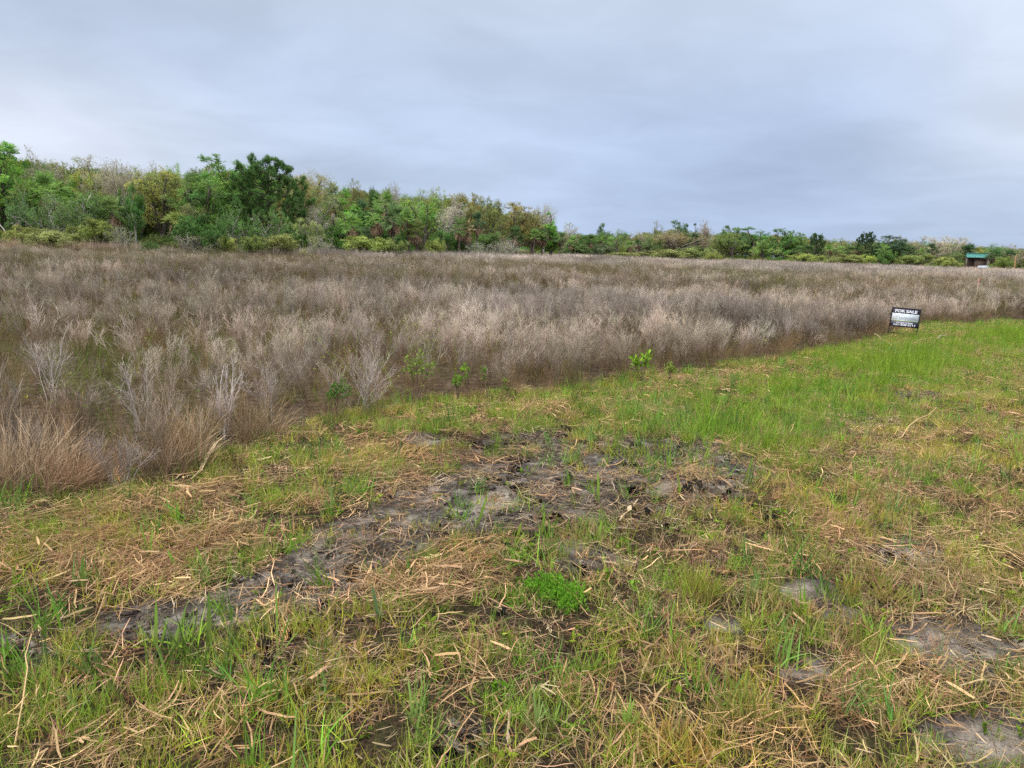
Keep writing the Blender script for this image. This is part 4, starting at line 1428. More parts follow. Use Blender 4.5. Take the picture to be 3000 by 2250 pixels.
def build_sign():
    a, b = gnd(2601, 985), gnd(2684, 989)
    c = (a + b) / 2
    rz = math.atan2(*(b - a)[::-1])
    e = empty("for_sale_sign", (c[0], c[1], 0))
    e.rotation_euler = (rad(-3), rad(2.9), rz)
    tag(e, "black framed for-sale yard sign leaning at the edge of the brush", "sign")
    w = float(np.linalg.norm(b - a)) * .5
    z0, z1, t = .225, .615, .011       # panel bottom and top, half thickness of the angle iron
    for s in (-1, 1):
        simple("leg", e, lambda m: m.box((s * w - t * .8, -.006, -.12), (s * w + t * .8, .006, z0 - .012)), M_METAL, .002)
    simple("crossbar", e, lambda m: m.box((-w + t, -.005, .068), (w - t, .005, .082)), M_METAL, .002)

    def frame(m):
        m.box((-w - t, -.010, z0 - .012), (-w + t, .010, z1 + .012))
        m.box((w - t, -.010, z0 - .012), (w + t, .010, z1 + .012))
        m.box((-w + t, -.009, z1 - .010), (w - t, .009, z1 + .012))
        m.box((-w + t, -.009, z0 - .012), (w - t, .009, z0 + .006))
    simple("frame", e, frame, M_METAL, .002)
    x = w - t + .002
    H = z1 - z0 - .016
    zb = z0 + .006
    zs = [zb, zb + H * .27, zb + H * .345, zb + H * .74, zb + H]
    panel = simple("panel", e, lambda m: m.box((-x, -.002, zs[0]), (x, .002, zs[4])), M_WHITE)
    for nm, lo, hi, mt in (("lower_band", zs[0], zs[1], M_NAVY), ("sage_stripe", zs[1], zs[2], M_SAGE), ("upper_band", zs[3], zs[4], M_NAVY)):
        simple(nm, panel, lambda m: m.box((-x, -.0045, lo), (x, -.0025, hi)), mt)

    def put(s, size, z, width, mat, bold=0.0, dx=0.0, yy=-.0062):
        o = link("lettering", text_mesh(s, size, "lettering", mat, bold, width), panel)
        o.location = (dx, yy, z)
    put("FOR SALE", .082, (zs[3] + zs[4]) / 2, x * 1.62, M_TXT, .0035)
    put("COLLIN FORDE", .04, zs[0] + H * .20, x * 1.20, M_TXT, .0016)
    put("321-208-2111", .052, zs[0] + H * .085, x * 1.60, M_TXT, .0022)
    zl = zs[2] + (zs[3] - zs[2]) * .38
    put("DALTON", .040, zl, x * .66, M_GREY, 0, -x * .12, -.0040)
    put("WADE", .044, zl - .002, x * .52, M_GREY, .0004, x * .52, -.0040)
    simple("stripe_patch", panel, lambda m: m.box((-x * .30, -.0056, zs[1] + .005), (x * .16, -.0047, zs[2] - .006)), M_PALE)
    roof = MB()
    P = np.array([[[-x * .66, -.0045, zl - .006], [-x * .5, -.0045, zl + .030], [-x * .30, -.0045, zl + .074], [-x * .20, -.0045, zl + .072], [-x * .08, -.0045, zl + .044]]])
    roof.ribbons(P, .006, (1, 1, 1), side=np.array([[0, 0, 1.0]]))
    link("roof_line_logo", roof.mesh("roof_line_logo", M_GREY), panel)


build_sign()

# ------------------------------------------------------------------ green-roofed shed, car, stump, stake
M_ROOF = paint("green_roof_metal", (.035, .20, .175), .35, .1, 2.0)
M_WALL = paint("brown_shed_wall", (.09, .055, .04), .8, 0, 3.0)
M_POST = paint("grey_post_wood", (.22, .19, .16), .8, 0, 4.0)


def build_shed():
    d = 166.0
    x, y, zr = far_pt(2862, d, 742)
    _, _, ze = far_pt(2862, d, 755)
    e = empty("shed", (x, y, 0), rad(-26))
    tag(e, "open shed with a green ribbed metal roof half hidden by bushes", "shed")
    L_, D_ = 1.95, 1.9
    hz = zr - .05
    he = ze

    def roof(m):
        for s in (-1, 1):
            n = 14
            for i in range(n):
                xa, xb = -L_ - .1 + i * (2 * L_ + .2) / n, -L_ - .1 + (i + 1) * (2 * L_ + .2) / n
                V = [(xa, s * (D_ + .25), he - .02), (xb - .03, s * (D_ + .25), he - .02), (xb - .03, 0, hz), (xa, 0, hz)]
                V2 = [(p, q, r + .05) for p, q, r in V]
                m.add(np.array(V + V2), [[3, 2, 1, 0], [4, 5, 6, 7], [0, 1, 5, 4], [1, 2, 6, 5], [2, 3, 7, 6], [3, 0, 4, 7]], (1, 1, 1))
                m.box((xb - .03, min(0, s * (D_ + .25)), 0), (xb, max(0, s * (D_ + .25)), .001), (1, 1, 1)) if False else None
                R2 = [(xb - .035, s * (D_ + .27), he + .0), (xb + .005, s * (D_ + .27), he + .0), (xb + .005, 0, hz + .02), (xb - .035, 0, hz + .02)]
                R3 = [(p, q, r + .075) for p, q, r in R2]
                m.add(np.array(R2 + R3), [[3, 2, 1, 0], [4, 5, 6, 7], [0, 1, 5, 4], [1, 2, 6, 5], [2, 3, 7, 6], [3, 0, 4, 7]], (1, 1, 1))
    simple("roof", e, roof, M_ROOF)
    simple("ridge_cap", e, lambda m: m.box((-L_ - .12, -.16, hz + .085), (L_ + .12, .16, hz + .12)), M_ROOF)
    simple("wall", e, lambda m: m.box((-L_, D_ - .1, 0), (L_, D_, he - .05)), M_WALL)
    simple("wall", e, lambda m: m.box((-.4, -D_ + .25, 0), (L_ - .1, -D_ + .33, he - .12)), M_WALL)
    for sx in (-1, 1):
        simple("post", e, lambda m: m.box((sx * L_ - .07, -D_, 0), (sx * L_ + .07, -D_ + .14, he - .05)), M_POST)


build_shed()


def build_car():
    d = 160.0
    x, y, _ = far_pt(2897, d)
    e = empty("parked_car", (x, y, 0), rad(-38))
    tag(e, "grey car parked in the bushes beside the green-roofed shed", "car")
    body_m = paint("car_silver_paint", (.40, .45, .52), .3, .4)
    glass = paint("car_glass", (.02, .03, .045), .08, 0)
    tyre = paint("tyre_rubber", (.02, .02, .02), .8)
    lamp = paint("lamp_lens", (.7, .7, .7), .2)
    prof = [(-2.2, .35), (-2.25, .75), (-2.15, .98), (-1.75, 1.02), (-1.25, 1.52), (-.4, 1.6), (.45, 1.52), (1.05, 1.05), (1.9, .95), (2.2, .78), (2.25, .38)]

    def hull(m, pr, w):
        n = len(pr)
        rows = []
        for s, in_ in ((-1, .0), (1, .0)):
            rows.append([(px, s * (w - max(0, pz - 1.0) * .28), pz) for px, pz in pr])
        V = np.array(rows[0] + rows[1])
        Q = [[i, (i + 1) % n, n + (i + 1) % n, n + i] for i in range(n)]
        m.add(V, Q, (1, 1, 1))
        for o_ in (0, n):
            for q in ([0, 1, 9, 10], [1, 2, 8, 9], [2, 3, 7, 8], [3, 4, 6, 7], [4, 5, 5, 6]):
                q = [o_ + v for v in q]
                if q[1] == q[2]:
                    q[2] = q[1]
                    continue
                m.add(V[q], [[0, 1, 2, 3]], (1, 1, 1))
    simple("body", e, lambda m: hull(m, prof, .88), body_m, .05)
    for s in (-1, 1):
        simple("side_window", e, lambda m: m.add([(-1.3, s * .85, 1.08), (.75, s * .85, 1.08), (.35, s * .755, 1.44), (-1.1, s * .755, 1.44)], [[0, 1, 2, 3]], (1, 1, 1)), glass)
    simple("windscreen", e, lambda m: m.add([(1.06, -.72, 1.10), (1.06, .72, 1.10), (.53, .62, 1.50), (.53, -.62, 1.50)], [[0, 1, 2, 3]], (1, 1, 1)), glass)
    simple("rear_window", e, lambda m: m.add([(-1.74, -.72, 1.06), (-1.74, .72, 1.06), (-1.33, .62, 1.47), (-1.33, -.62, 1.47)], [[3, 2, 1, 0]], (1, 1, 1)), glass)
    for sx in (-1.35, 1.4):
        for s in (-1, 1):
            wm = MB()
            P = np.array([[[sx, s * .72, .33], [sx, s * .92, .33]]])
            wm.tubes(P, .33, (1, 1, 1), sides=18)
            wm.tubes(np.array([[[sx, s * .915, .33], [sx, s * .922, .33]]]), np.array([[.33, .02]]), (1, 1, 1), sides=18)
            link("wheel", wm.mesh("wheel", tyre, True), e)
    for s in (-1, 1):
        simple("headlight", e, lambda m: m.box((2.14, s * .62 - .16, .72), (2.245, s * .62 + .16, .86)), lamp, .02)


build_car()


def stem_thing(name, label, cat, P, R, col, mat, group=None, sides=7, extra=None):
    """a single stick, post or reed: one mesh whose origin is its base"""
    P = np.array(P, float)
    m = MB()
    m.tubes((P - P[0])[None], np.array(R, float)[None], col, sides=sides)
    for end, flip in ((0, 1), (-1, -1)):
        m.tubes(np.stack([P[end] - P[0], P[end] - P[0] + (P[end] - P[-2 if end else 1]) * .02])[None], np.array([[R[end], R[end] * .1]]), np.array(col) * 1.25, sides=sides)
    if extra:
        extra(m)
    o = link(name, m.mesh(name, mat, True))
    o.location = P[0]
    return tag(o, label, cat, group)


x, y, z = far_pt(2978, 140, 744)
stem_thing("tree_stump", "tall broken tan tree stump near the right border of the photo", "stump", [(x, y, 0), (x + .02, y, z * .4), (x - .03, y, z * .75), (x + .03, y, z)], [.17, .14, .12, .05], (.42, .26, .13), M_DRY)
sx, sy = gnd(2855, 905)
stake = empty("survey_stake", (sx, sy, 0))
tag(stake, "thin survey stake with a pink top standing in the brush behind the sign", "stake")
simple("stake_shaft", stake, lambda m: m.box((-.011, -.008, 0), (.011, .008, .95)), paint("stake_wood", (.40, .30, .21), .8, 0, 12))
simple("pink_flagging", stake, lambda m: m.box((-.014, -.011, .95), (.014, .011, 1.12)), paint("flagging_pink", (.75, .28, .26), .6), .003)

# sticks, reeds and flat stalks lying on the strip


def lying(name, label, cat, p0, p1, r, col, lift=(.02, .05), flat=False, group="dead stalks lying on the mown strip"):
    a, b = gnd(*p0), gnd(*p1)
    za, zb = float(height(a[0], a[1])) + lift[0], float(height(b[0], b[1])) + lift[1]
    t = np.linspace(0, 1, 6)[:, None]
    P = np.concatenate([a, [za]]) * (1 - t) + np.concatenate([b, [zb]]) * t
    q = np.random.default_rng(int(p0[0]) + 500)
    P[1:-1] += q.normal(0, .012, (4, 3))
    if flat:
        m = MB()
        d = P[-1] - P[0]
        side = nrm(np.cross(d, [0, 0, 1.0]) + np.array([0, 0, .25]))[None]
        m.ribbons((P - P[0])[None], np.array([[.5, 1, 1.1, 1, .8, .25]]) * r * 2, col, side=side)
        m.ribbons((P - P[0])[None] + [0, 0, .004], np.array([[.3, .6, .5, .6, .4, .1]]) * r, np.array(col) * .8, side=side)
        o = link(name, m.mesh(name, M_DRY))
        o.location = P[0]
        return tag(o, label, cat, group)
    return stem_thing(name, label, cat, P, r * np.array([1, .95, .9, .85, .75, .5]), col, M_DRY, group)


TANC, PALEC, BRN = (.52, .36, .19), (.60, .46, .29), (.26, .17, .10)
lying("dead_reed", "thick tan reed slanting up from the brush edge on the left", "reed", (560, 1412), (664, 1340), .016, PALEC, (.02, .16), True)
lying("dead_reed", "second tan reed lying under the thick slanting one at the brush edge", "reed", (575, 1406), (650, 1352), .010, TANC, (.01, .09), True)
lying("dead_reed", "long thin straight reed across the green grass below the brush on the left", "reed", (318, 1482), (418, 1488), .006, TANC)
lying("dead_reed", "bent tan reed pointing down below the thick slanting reed", "reed", (532, 1432), (562, 1478), .010, TANC)
lying("dead_reed", "flat brown reed pointing down in the straw left of the bare soil", "reed", (535, 1488), (568, 1518), .012, (.42, .29, .19), (.02, .03), True)
lying("stick", "pale bark-like stick lying at the left border on the black soil", "stick", (-10, 1968), (115, 1862), .014, (.50, .37, .22), (.02, .04), True)
lying("flat_stalk", "wide cream stalk lying flat left of the bare soil streak", "stalk", (300, 1962), (590, 1912), .017, (.56, .40, .22), (.03, .05), True)
lying("flat_stalk", "second cream stalk under the wide one left of the bare streak", "stalk", (310, 1985), (520, 1935), .012, (.50, .34, .18), (.02, .03), True)
lying("stick", "light thin stick standing slantwise in the grass at the bottom left corner", "stick", (45, 2205), (105, 1975), .0026, TANC, (.02, .16))
lying("stick", "short black charred stick in the straw left of the green moss-like clump", "stick", (1440, 1817), (1486, 1838), .010, (.012, .011, .010))
lying("flat_stalk", "pale leaf strip curving over the bare soil in the middle", "stalk", (1815, 1538), (1868, 1488), .014, PALEC, (.03, .06), True)
lying("flat_stalk", "cream leaf strip lying along the bottom near the middle", "stalk", (1120, 2240), (1280, 2210), .014, PALEC, (.02, .03), True)
lying("flat_stalk", "upright cream leaf strip near the bottom middle", "stalk", (1495, 2195), (1480, 2128), .010, PALEC, (.02, .06), True)
lying("stick", "long brown stick rising to the right near the bottom middle", "stick", (1450, 2225), (1570, 2165), .006, (.38, .25, .15), (.02, .04))
lying("stick", "short weathered log lying right of the sign before the brush", "stick", (2728, 1003), (2772, 988), .022, (.40, .33, .26), (.03, .05))
lying("stick", "thin tan stick lying before the dark brush left of the sign", "stick", (2560, 990), (2618, 1022), .010, (.46, .36, .20), (.10, .03))
lying("stick", "thin straight straw stem lying in the grass toward the right side", "stick", (2030, 1690), (2120, 1650), .004, TANC, (.02, .05)) if False else None
lying("dead_reed", "dry curved reed on the green grass below the lush patch", "reed", (2600, 1305), (2740, 1218), .006, TANC, (.02, .10))
lying("dead_reed", "dark brown flat reed at the bottom left of the middle", "reed", (870, 2035), (1000, 2022), .012, BRN, (.03, .03), True)

# ------------------------------------------------------------------ single plants close to the camera


def shoot(px, py, topy, label, col=(.13, .27, .03), lean=0.0, n=4):
    n = n if py < 1950 else n + 7
    g = gnd(px, py)
    d = math.hypot(*g)
    h = (py - topy) / F * math.hypot(d, EYE) * 1.05
    rg = np.random.default_rng(px)
    m = MB()
    Ls = h * np.concatenate([[1.0], rg.uniform(.3, .75, n - 1)])
    D = np.concatenate([[[lean, .1, 1]], np.stack([rg.normal(lean, .3, n - 1), rg.normal(0, .3, n - 1), np.ones(n - 1)], 1)])
    P = grow(disc(n, .012, rg), D, Ls, 6, .035, -.01, rg)
    W = np.array([.55, .9, 1, .95, .7, .08])[None] * np.concatenate([[.017 if py < 1950 else .008], rg.uniform(.006, .012, n - 1) * (1 if py < 1950 else .6)])[:, None]
    t = np.linspace(0, 1, 6)[None, :, None]
    C = (np.array((.20, .21, .06)) * (1 - t) + np.array(col) * 1.45 * t) * rg.uniform(.85, 1.15, (n, 1, 1))
    side = nrm(np.stack([np.ones(n), rg.normal(0, .6, n), np.zeros(n)], 1))
    m.ribbons(P, W, C, side=side)
    o = link("grass_shoot", m.mesh("grass_shoot", M_PLANT))
    o.location = (g[0], g[1], float(height(g[0], g[1])))
    return tag(o, label, "grass shoot", "single broad grass shoots on the strip")


shoot(460, 1905, 1782, "upright broad green shoot in the bare soil streak on the left")
shoot(610, 1912, 1765, "thin dark green shoot right of the broad one in the left bare streak", (.09, .17, .03), -.12)
shoot(812, 1925, 1720, "tall slender shoot by the right end of the left bare streak", (.11, .23, .03), -.02, 3)
shoot(440, 1635, 1530, "leaning shoot in the straw above the left bare streak", (.12, .25, .03), -.25)
shoot(520, 1670, 1608, "arching shoot next to the brown dead leaves on the left", (.14, .27, .03), -.5)
shoot(598, 1670, 1600, "short shoot with a yellow base right of the brown dead leaves", (.14, .24, .03), -.35)
shoot(240, 1725, 1645, "dark slim shoot standing in the straw far left", (.08, .17, .03), .05)
shoot(1395, 1545, 1450, "tall light green shoot leaning right in the middle of the bare soil", (.15, .30, .03), .28)
shoot(1505, 1610, 1535, "yellow-green shoot below the tall leaning one on the bare soil", (.20, .30, .03), .15)
shoot(1583, 1575, 1505, "small thin shoot between charred clods in the middle", (.16, .27, .03), .05, 3)
shoot(1753, 1590, 1530, "slim shoot at the right end of the charred row", (.15, .26, .03), .08, 3)
shoot(1750, 1480, 1390, "tall narrow shoot in the right half of the bare soil", (.13, .26, .03), .02, 3)
shoot(1985, 1462, 1385, "bright shoot at the upper right border of the bare soil", (.18, .30, .03), -.05)
shoot(2175, 1420, 1345, "leaning shoot right of the brown curly straw", (.14, .27, .03), .3)
shoot(2260, 1245, 1205, "broad pale shoot on the green grass below the lush patch", (.19, .34, .04), .6)
shoot(2330, 1290, 1232, "upright shoot in the green grass right of the broad pale one", (.15, .28, .03), .05)
shoot(1215, 2125, 1992, "pale upright tuft near the bottom left of the middle", (.19, .30, .08), -.1, 6)
shoot(1570, 2150, 2010, "white-based upright tuft near the bottom middle", (.17, .29, .08), -.12, 8)
shoot(1620, 2135, 1995, "single tall blade right of the white-based tuft", (.16, .28, .06), .12, 3)
shoot(1835, 2145, 2030, "wide tuft of upright blades near the bottom right of the middle", (.16, .29, .05), .05, 12)
shoot(1110, 1830, 1720, "bluish upright tuft left of the thick straw bed", (.11, .20, .09), -.08, 10)


def tuft(name, label, cat, px, py, seed, n, l, r, w, col, tilt=.5, base=(.30, .22, .08)):
    g = gnd(px, py)
    rg = np.random.default_rng(seed)
    m = MB()
    S = disc(n, r, rg)
    D = nrm(updirs(n, tilt, rg) + S / r * .35)
    P = grow(S, D, rg.uniform(.45, 1.1, n) * l, 5, .06, -.07, rg)
    t = np.linspace(0, 1, 5)[None, :, None]
    C = (np.array(base) * (1 - t) + np.array(col) * t) * rg.uniform(.7, 1.25, (n, 1, 1))
    m.ribbons(P, np.array([.8, 1, .9, .6, .1])[None] * rg.uniform(.7, 1.2, n)[:, None] * w, C, rg=rg)
    o = link(name, m.mesh(name, M_PLANT))
    o.location = (g[0], g[1], float(height(g[0], g[1])))
    return tag(o, label, cat, "grass tufts on the strip")


tuft("grass_tuft", "large yellow-green grass tuft right of the green moss-like clump", "grass tuft", 2050, 1745, 1, 150, .15, .10, .006, (.23, .29, .03), .35)
tuft("grass_tuft", "yellowish tuft with brown base right of the large yellow-green one", "grass tuft", 2235, 1760, 2, 90, .11, .07, .006, (.20, .24, .04), .7, (.36, .24, .10))
tuft("grass_tuft", "green and straw tuft above the small sandy spots on the right", "grass tuft", 2370, 1625, 3, 110, .11, .09, .006, (.22, .28, .03), .6)
tuft("grass_tuft", "second bright tuft just below the green and straw one", "grass tuft", 2420, 1665, 4, 70, .10, .06, .006, (.21, .27, .03), .7, (.42, .28, .12))
tuft("grass_tuft", "ochre-based tuft between the sandy spots on the right", "grass tuft", 2490, 1740, 5, 70, .11, .05, .006, (.22, .22, .04), .55, (.40, .26, .08))
tuft("grass_tuft", "green tuft left of the right-hand sandy bare patch", "grass tuft", 2600, 1750, 6, 80, .11, .06, .006, (.19, .25, .03), .6, (.32, .22, .08))
tuft("grass_tuft", "spiky tuft in the sandy soil far right above the bare patch", "grass tuft", 2550, 1700, 7, 60, .10, .05, .006, (.17, .22, .03), .6)
tuft("grass_tuft", "wide straw-coloured tuft toward the right border", "grass tuft", 2830, 1695, 8, 80, .11, .08, .005, (.30, .25, .10), .8, (.45, .32, .15))
tuft("grass_tuft", "orange-yellow tuft at the bottom right of the middle", "grass tuft", 1985, 2215, 9, 110, .12, .10, .006, (.38, .25, .06), .7, (.40, .24, .08))
tuft("grass_tuft", "fresh green tuft left of the sandy bare patch at lower right", "grass tuft", 2185, 2110, 10, 90, .16, .07, .006, (.15, .25, .03), .4)
tuft("grass_tuft", "broad green tuft with wide blades left of the right sandy patch", "grass tuft", 2560, 1900, 11, 60, .12, .10, .011, (.16, .28, .03), .7)


def fern_clump():
    g = gnd(1622, 1758)
    rg = np.random.default_rng(77)
    m = MB()
    for cx, cy, n, h in ((-.085, .05, 60, .075), (0, .07, 70, .085), (.04, .0, 60, .07), (.085, -.02, 50, .075), (-.02, -.03, 50, .06), (.05, -.11, 35, .05), (.1, -.10, 25, .045)):
        S = disc(n, .055, rg) + [cx, cy, 0]
        P = grow(S, updirs(n, .5, rg), rg.uniform(.5, 1.25, n) * h * .95, 4, .1, .02, rg)
        m.ribbons(P, .0025, (.13, .27, .035), rg=rg)
        A, _ = kids(P, 9, .25, 1, .8, .018, 2, .05, .1, rg, .2)
        m.ribbons(A, taper(len(A), 2, .0042, .002), rg.uniform(.75, 1.25, (len(A), 1)) * np.array((.15, .33, .03)), rg=rg)
    o = link("feathery_weed", m.mesh("feathery_weed", M_PLANT))
    o.location = (g[0], g[1], float(height(g[0], g[1])))
    tag(o, "vivid green feathery clump like moss in the straw, middle foreground", "weed")


fern_clump()


def sapling(px, py, topy, label, W, nst, leaf=.048, col=(.22, .28, .06), seed=0):
    g = gnd(px, py)
    d = math.hypot(*g)
    h = (py - topy) / F * math.hypot(d, EYE) * 1.04
    rg = np.random.default_rng(900 + seed)
    w_, l_ = MB(), MB()
    T = grow(disc(nst, W * .12, rg), updirs(nst, .25, rg), rg.uniform(.7, 1, nst) * h, 6, .08, .04, rg)
    w_.tubes(T, taper(nst, 6, .007, .003), (.20, .14, .10), sides=5)
    A, _ = kids(T, 4, .45, 1, .7, W * .45, 4, .1, .15, rg, .3)
    w_.tubes(A, taper(len(A), 4, .004, .002), (.22, .17, .10), sides=4)
    ends = np.concatenate([A[:, -1], T[:, -1]])
    k = 7
    n = len(ends) * k
    P = np.repeat(ends, k, 0) + rg.normal(0, .012, (n, 3))
    D = nrm(rg.normal(0, .8, (n, 3)) + [0, 0, .75])
    L = rg.uniform(.6, 1.2, n) * leaf
    Q = np.stack([P, P + D * L[:, None] * .35, P + D * L[:, None] * .7, P + D * L[:, None] + [0, 0, -.004]], 1)
    W4 = np.array([.25, .9, 1, .15])[None] * (L * .34)[:, None]
    fr = np.clip((P[:, 2] / h - .3) * 1.4, 0, 1)[:, None]
    C = (np.array((.09, .17, .03)) * (1 - fr) + np.array(col) * fr) * rg.uniform(.75, 1.25, (n, 1))
    l_.ribbons(Q, W4, C, rg=rg)
    e = empty("sapling", (g[0], g[1], float(height(g[0], g[1]))))
    tag(e, label, "sapling", "leafy green saplings at the brush edge")
    link("stems", w_.mesh("stems", M_BARK), e)
    link("leaves", l_.mesh("leaves", M_PLANT), e)


sapling(1220, 1185, 1042, "largest yellow-green leafy sapling at the brush edge left of the middle", .34, 6, seed=1)
sapling(1338, 1175, 1078, "smaller bright green sapling right of the largest one", .22, 3, col=(.17, .31, .03), seed=2)
sapling(1428, 1172, 1082, "single-stemmed little sapling between the small pair and the right sapling", .06, 1, col=(.16, .26, .05), seed=3)
sapling(1495, 1178, 1104, "tiny sapling low in the dead brush right of the single-stemmed one", .06, 1, .045, seed=4)
sapling(1885, 1125, 1052, "spreading bright green sapling on the right of the brush edge", .30, 3, .075, (.19, .32, .03), seed=5)
sapling(1960, 1118, 1082, "low green sapling beside the spreading one, in brown grass", .2, 3, .05, seed=6)
sapling(2035, 1005, 960, "sapling with few lime leaves standing inside the dead brush", .25, 2, .06, (.2, .3, .04), seed=7)
sapling(985, 1232, 1130, "dark green feathery sapling at the brush edge on the left", .20, 9, .035, (.07, .16, .03), seed=8)


def dead_shrub(px, py, topy, wpx, label, seed, n=6, col=(.52, .455, .40), ang=.45, w=.0045):
    g = gnd(px, py)
    d = math.hypot(*g)
    k = math.hypot(d, EYE) / F
    h, W = (py - topy) * k * .80, wpx * k * .9
    rg = np.random.default_rng(seed)
    m = MB()
    P = grow(disc(n, W * .12, rg), updirs(n, .16 + .2 * W / h, rg), rg.uniform(.7, 1, n) * h, 8, .10, .04, rg)
    m.tubes(P, taper(n, 8, w, w * .45), np.array(col) * rg.uniform(.8, 1.1, (n, 1)), sides=5)
    A, _ = kids(P, 9, .25, 1, ang, W * .42, 5, .14, .12, rg, .4)
    m.tubes(A, taper(len(A), 5, w * .5, w * .25), np.array(col) * rg.uniform(.75, 1.15, (len(A), 1)), sides=3)
    B, _ = kids(A, 4, .2, 1, .6, W * .15, 3, .12, .1, rg, .3)
    m.ribbons(B, taper(len(B), 3, w * .45, w * .25), np.array(col) * rg.uniform(.7, 1.15, (len(B), 1)), rg=rg)
    o = link("dead_shrub", m.mesh("dead_shrub", M_DRY))
    o.location = (g[0], g[1], float(height(g[0], g[1])))
    tag(o, label, "dead shrub", "pale dead shrubs in the near brush")


dead_shrub(150, 1190, 968, 200, "wind-swept pale grey dead shrub near the left border", 41)
dead_shrub(410, 1265, 1040, 160, "bleached white dead shrub left of the tall white stems", 42)
dead_shrub(480, 1250, 1075, 110, "brownish dead shrub leaning on the bleached one's right", 43, col=(.46, .36, .27))
dead_shrub(655, 1290, 1000, 95, "cluster of tall bone-white stems in the near brush", 44, 8, (.60, .53, .475), .3, .0065)
dead_shrub(800, 1235, 1012, 170, "airy grey dead shrub right of the tall white stems", 45)
dead_shrub(355, 1430, 1240, 190, "low dark grey twig mound at the brush edge on the left", 46, 9, (.34, .29, .25), .6, .004)
dead_shrub(1060, 1210, 1030, 230, "broad pinkish dead shrub left of the largest sapling", 47, 9, (.50, .435, .39), .5, .004)


def tussock(px, py, topy, wpx, label, seed, n, col, lean=(0, 0)):
    g = gnd(px, py)
    k = math.hypot(math.hypot(*g), EYE) / F
    h, W = (py - topy) * k * .74, wpx * k
    rg = np.random.default_rng(seed)
    m = MB()
    S = disc(n, W * .28, rg)
    D = nrm(updirs(n, .4, rg) + np.array([lean[0], lean[1], 0]) + S / W * .7)
    P = grow(S, D, rg.uniform(.5, 1.1, n) * h, 7, .07, -.11, rg)
    P[..., 2] = np.maximum(P[..., 2], .01)
    t = np.linspace(0, 1, 7)[None, :, None]
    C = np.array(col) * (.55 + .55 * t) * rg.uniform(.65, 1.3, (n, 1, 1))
    m.ribbons(P, np.array([1, 1, .95, .85, .7, .5, .15])[None] * rg.uniform(.6, 1.3, n)[:, None] * .0036, C, rg=rg)
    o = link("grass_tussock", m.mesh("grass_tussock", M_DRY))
    o.location = (g[0], g[1], float(height(g[0], g[1])))
    tag(o, label, "tussock", "dry grass tussocks in the near brush")


tussock(70, 1420, 1165, 300, "big pale pinkish-tan tussock of dry grass at the left border", 61, 520, (.54, .40, .26))
tussock(200, 1440, 1250, 260, "russet drooping tussock right of the big pale one", 62, 360, (.44, .29, .185), (.35, 0))
tussock(520, 1375, 1180, 260, "tan tussock under the bleached white dead shrub", 63, 340, (.42, .30, .19), (.1, 0))
tussock(760, 1290, 1100, 220, "brown wispy tussock right of the tall white stems", 64, 260, (.40, .29, .175), (.15, 0))
tussock(560, 1300, 1130, 200, "ochre tussock between the two white dead shrubs", 65, 240, (.46, .33, .19))

# ------------------------------------------------------------------ sky and light
w = bpy.data.worlds.new("World")
SC.world = w
w.use_nodes = True
nt = w.node_tree
nt.nodes.clear()
N, L = nt.nodes, nt.links
SUN_AZ, SUN_EL = rad(-125), rad(56)          # direction towards the sun: behind and to the left
sky = N.new("ShaderNodeTexSky")
sky.sky_type = "NISHITA"
sky.sun_disc = False
sky.sun_elevation, sky.sun_rotation = SUN_EL, SUN_AZ
sky.air_density, sky.dust_density = 1.2, 2.5
tc = N.new("ShaderNodeTexCoord")
sp = N.new("ShaderNodeSeparateXYZ")
L.new(tc.outputs["Generated"], sp.inputs[0])


def math_(op, a, b=None, clamp=False):
    n = N.new("ShaderNodeMath")
    n.operation, n.use_clamp = op, clamp
    for i, v in enumerate((a, b)):
        if v is None:
            continue
        if isinstance(v, (int, float)):
            n.inputs[i].default_value = v
        else:
            L.new(v, n.inputs[i])
    return n.outputs[0]


def rng_(v, a0, a1, b0, b1, smooth=True):
    r = N.new("ShaderNodeMapRange")
    if smooth:
        r.interpolation_type = "SMOOTHSTEP"
    for i, q in enumerate((a0, a1, b0, b1)):
        r.inputs[i + 1].default_value = q
    L.new(v, r.inputs[0])
    return r.outputs[0]


def mixc(a, b, f, mode="MIX"):
    x = N.new("ShaderNodeMix")
    x.data_type, x.blend_type = "RGBA", mode
    for s, v in ((6, a), (7, b)):
        if isinstance(v, tuple):
            x.inputs[s].default_value = (*v, 1)
        else:
            L.new(v, x.inputs[s])
    if isinstance(f, (int, float)):
        x.inputs[0].default_value = f
    else:
        L.new(f, x.inputs[0])
    return x.outputs[2]


zz = math_("MAXIMUM", sp.outputs[2], 0.0)
den = math_("ADD", zz, 0.16)
cv = N.new("ShaderNodeCombineXYZ")          # flat cloud deck seen from below
L.new(math_("DIVIDE", sp.outputs[0], den), cv.inputs[0])
L.new(math_("DIVIDE", sp.outputs[1], den), cv.inputs[1])


def cloud(s, seed, d=4, dist=.4, rough=.5):
    n = N.new("ShaderNodeTexNoise")
    n.inputs["Scale"].default_value, n.inputs["Detail"].default_value, n.inputs["Distortion"].default_value, n.inputs["Roughness"].default_value = s, d, dist, rough
    o = N.new("ShaderNodeVectorMath")
    o.operation = "ADD"
    o.inputs[1].default_value = (seed, seed * .7, 0)
    L.new(cv.outputs[0], o.inputs[0])
    L.new(o.outputs[0], n.inputs["Vector"])
    return n.outputs["Fac"]


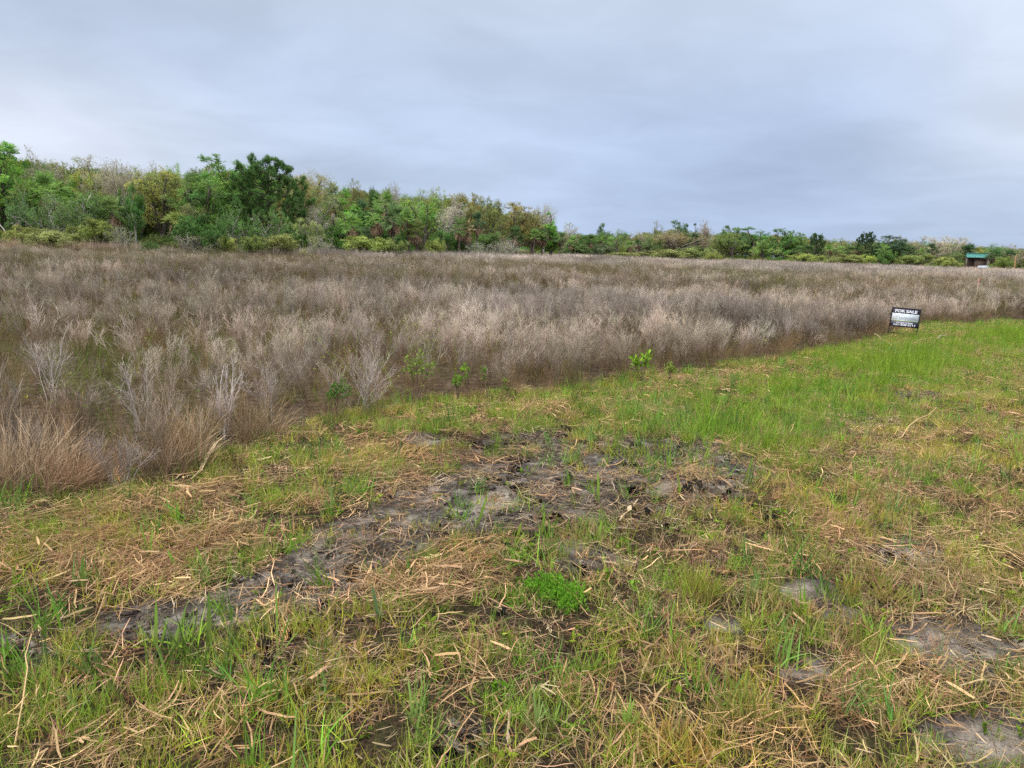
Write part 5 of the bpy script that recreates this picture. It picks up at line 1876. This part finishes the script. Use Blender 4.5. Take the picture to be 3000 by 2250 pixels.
az_x = math_("DIVIDE", sp.outputs[0], math_("MAXIMUM", sp.outputs[1], .05))     # left-right position ahead of the camera
HOR, MIDS, TOPC = (.47, .575, .765), (.49, .59, .775), (.575, .66, .80)
base = mixc(HOR, MIDS, rng_(zz, .02, .17, 0, 1))
base = mixc(base, TOPC, rng_(zz, .16, .36, 0, 1))
base = mixc(base, (4.6, 4.55, 4.5), rng_(zz, .42, .9, 0, 1))                    # overcast deck is brightest overhead
# paler band low on the left, paler cloud on the right
leftb = math_("MULTIPLY", rng_(az_x, -.15, -.75, 0, 1), rng_(zz, .26, .10, 0, 1))
base = mixc(base, (.76, .81, .92), math_("MULTIPLY", leftb, .85))
rightb = math_("MULTIPLY", rng_(az_x, .40, .72, 0, 1), rng_(zz, .05, .16, 0, 1))
base = mixc(base, (.68, .74, .86), math_("MULTIPLY", rightb, .75))
dark = math_("MULTIPLY", math_("MULTIPLY", rng_(az_x, -.08, .2, 0, 1), rng_(az_x, .62, .34, 0, 1)), rng_(zz, .26, .08, 0, 1))
base = mixc(base, (.40, .505, .71), math_("MULTIPLY", dark, .85))
c1, c2 = cloud(.42, 3.1, 3, .15), cloud(1.0, 9.4, 3, .2, .45)
c3 = cloud(2.4, 5.2, 8, .5, .6)
mul = math_("ADD", rng_(c3, .35, .65, -.016, .016), math_("ADD", rng_(c1, .35, .65, -.042, .042), rng_(c2, .35, .65, -.028, .028)))
deck = mixc(base, mixc((0, 0, 0), (2, 2, 2), math_("ADD", mul, .5)), 1.0, "MULTIPLY")
bg1, bg2 = N.new("ShaderNodeBackground"), N.new("ShaderNodeBackground")
L.new(sky.outputs[0], bg1.inputs[0])
bg1.inputs[1].default_value = .10
L.new(deck, bg2.inputs[0])
bg2.inputs[1].default_value = .95
mx = N.new("ShaderNodeMixShader")
mx.inputs[0].default_value = .93
L.new(bg1.outputs[0], mx.inputs[1])
L.new(bg2.outputs[0], mx.inputs[2])
ow = N.new("ShaderNodeOutputWorld")
L.new(mx.outputs[0], ow.inputs[0])

sd = bpy.data.lights.new("sun", "SUN")
sd.energy, sd.angle, sd.color = 1.5, rad(11), (1.0, .96, .90)
so = bpy.data.objects.new("sun", sd)
COL.objects.link(so)
dirv = Vector((math.sin(SUN_AZ) * math.cos(SUN_EL), math.cos(SUN_AZ) * math.cos(SUN_EL), math.sin(SUN_EL)))
so.rotation_euler = dirv.to_track_quat("Z", "Y").to_euler()
so.location = (0, 0, 40)

SC.view_settings.view_transform = "Standard"
SC.view_settings.look = "None"
SC.view_settings.exposure = 0.22
SC.view_settings.gamma = 1.0
SC.view_settings.use_curve_mapping = False
SC.cycles.use_denoising = False
SC.cycles.max_bounces = 5
SC.cycles.diffuse_bounces = 3
SC.cycles.glossy_bounces = 2
SC.cycles.transmission_bounces = 3
SC.cycles.sample_clamp_indirect = 6.0
SC.render.film_transparent = False
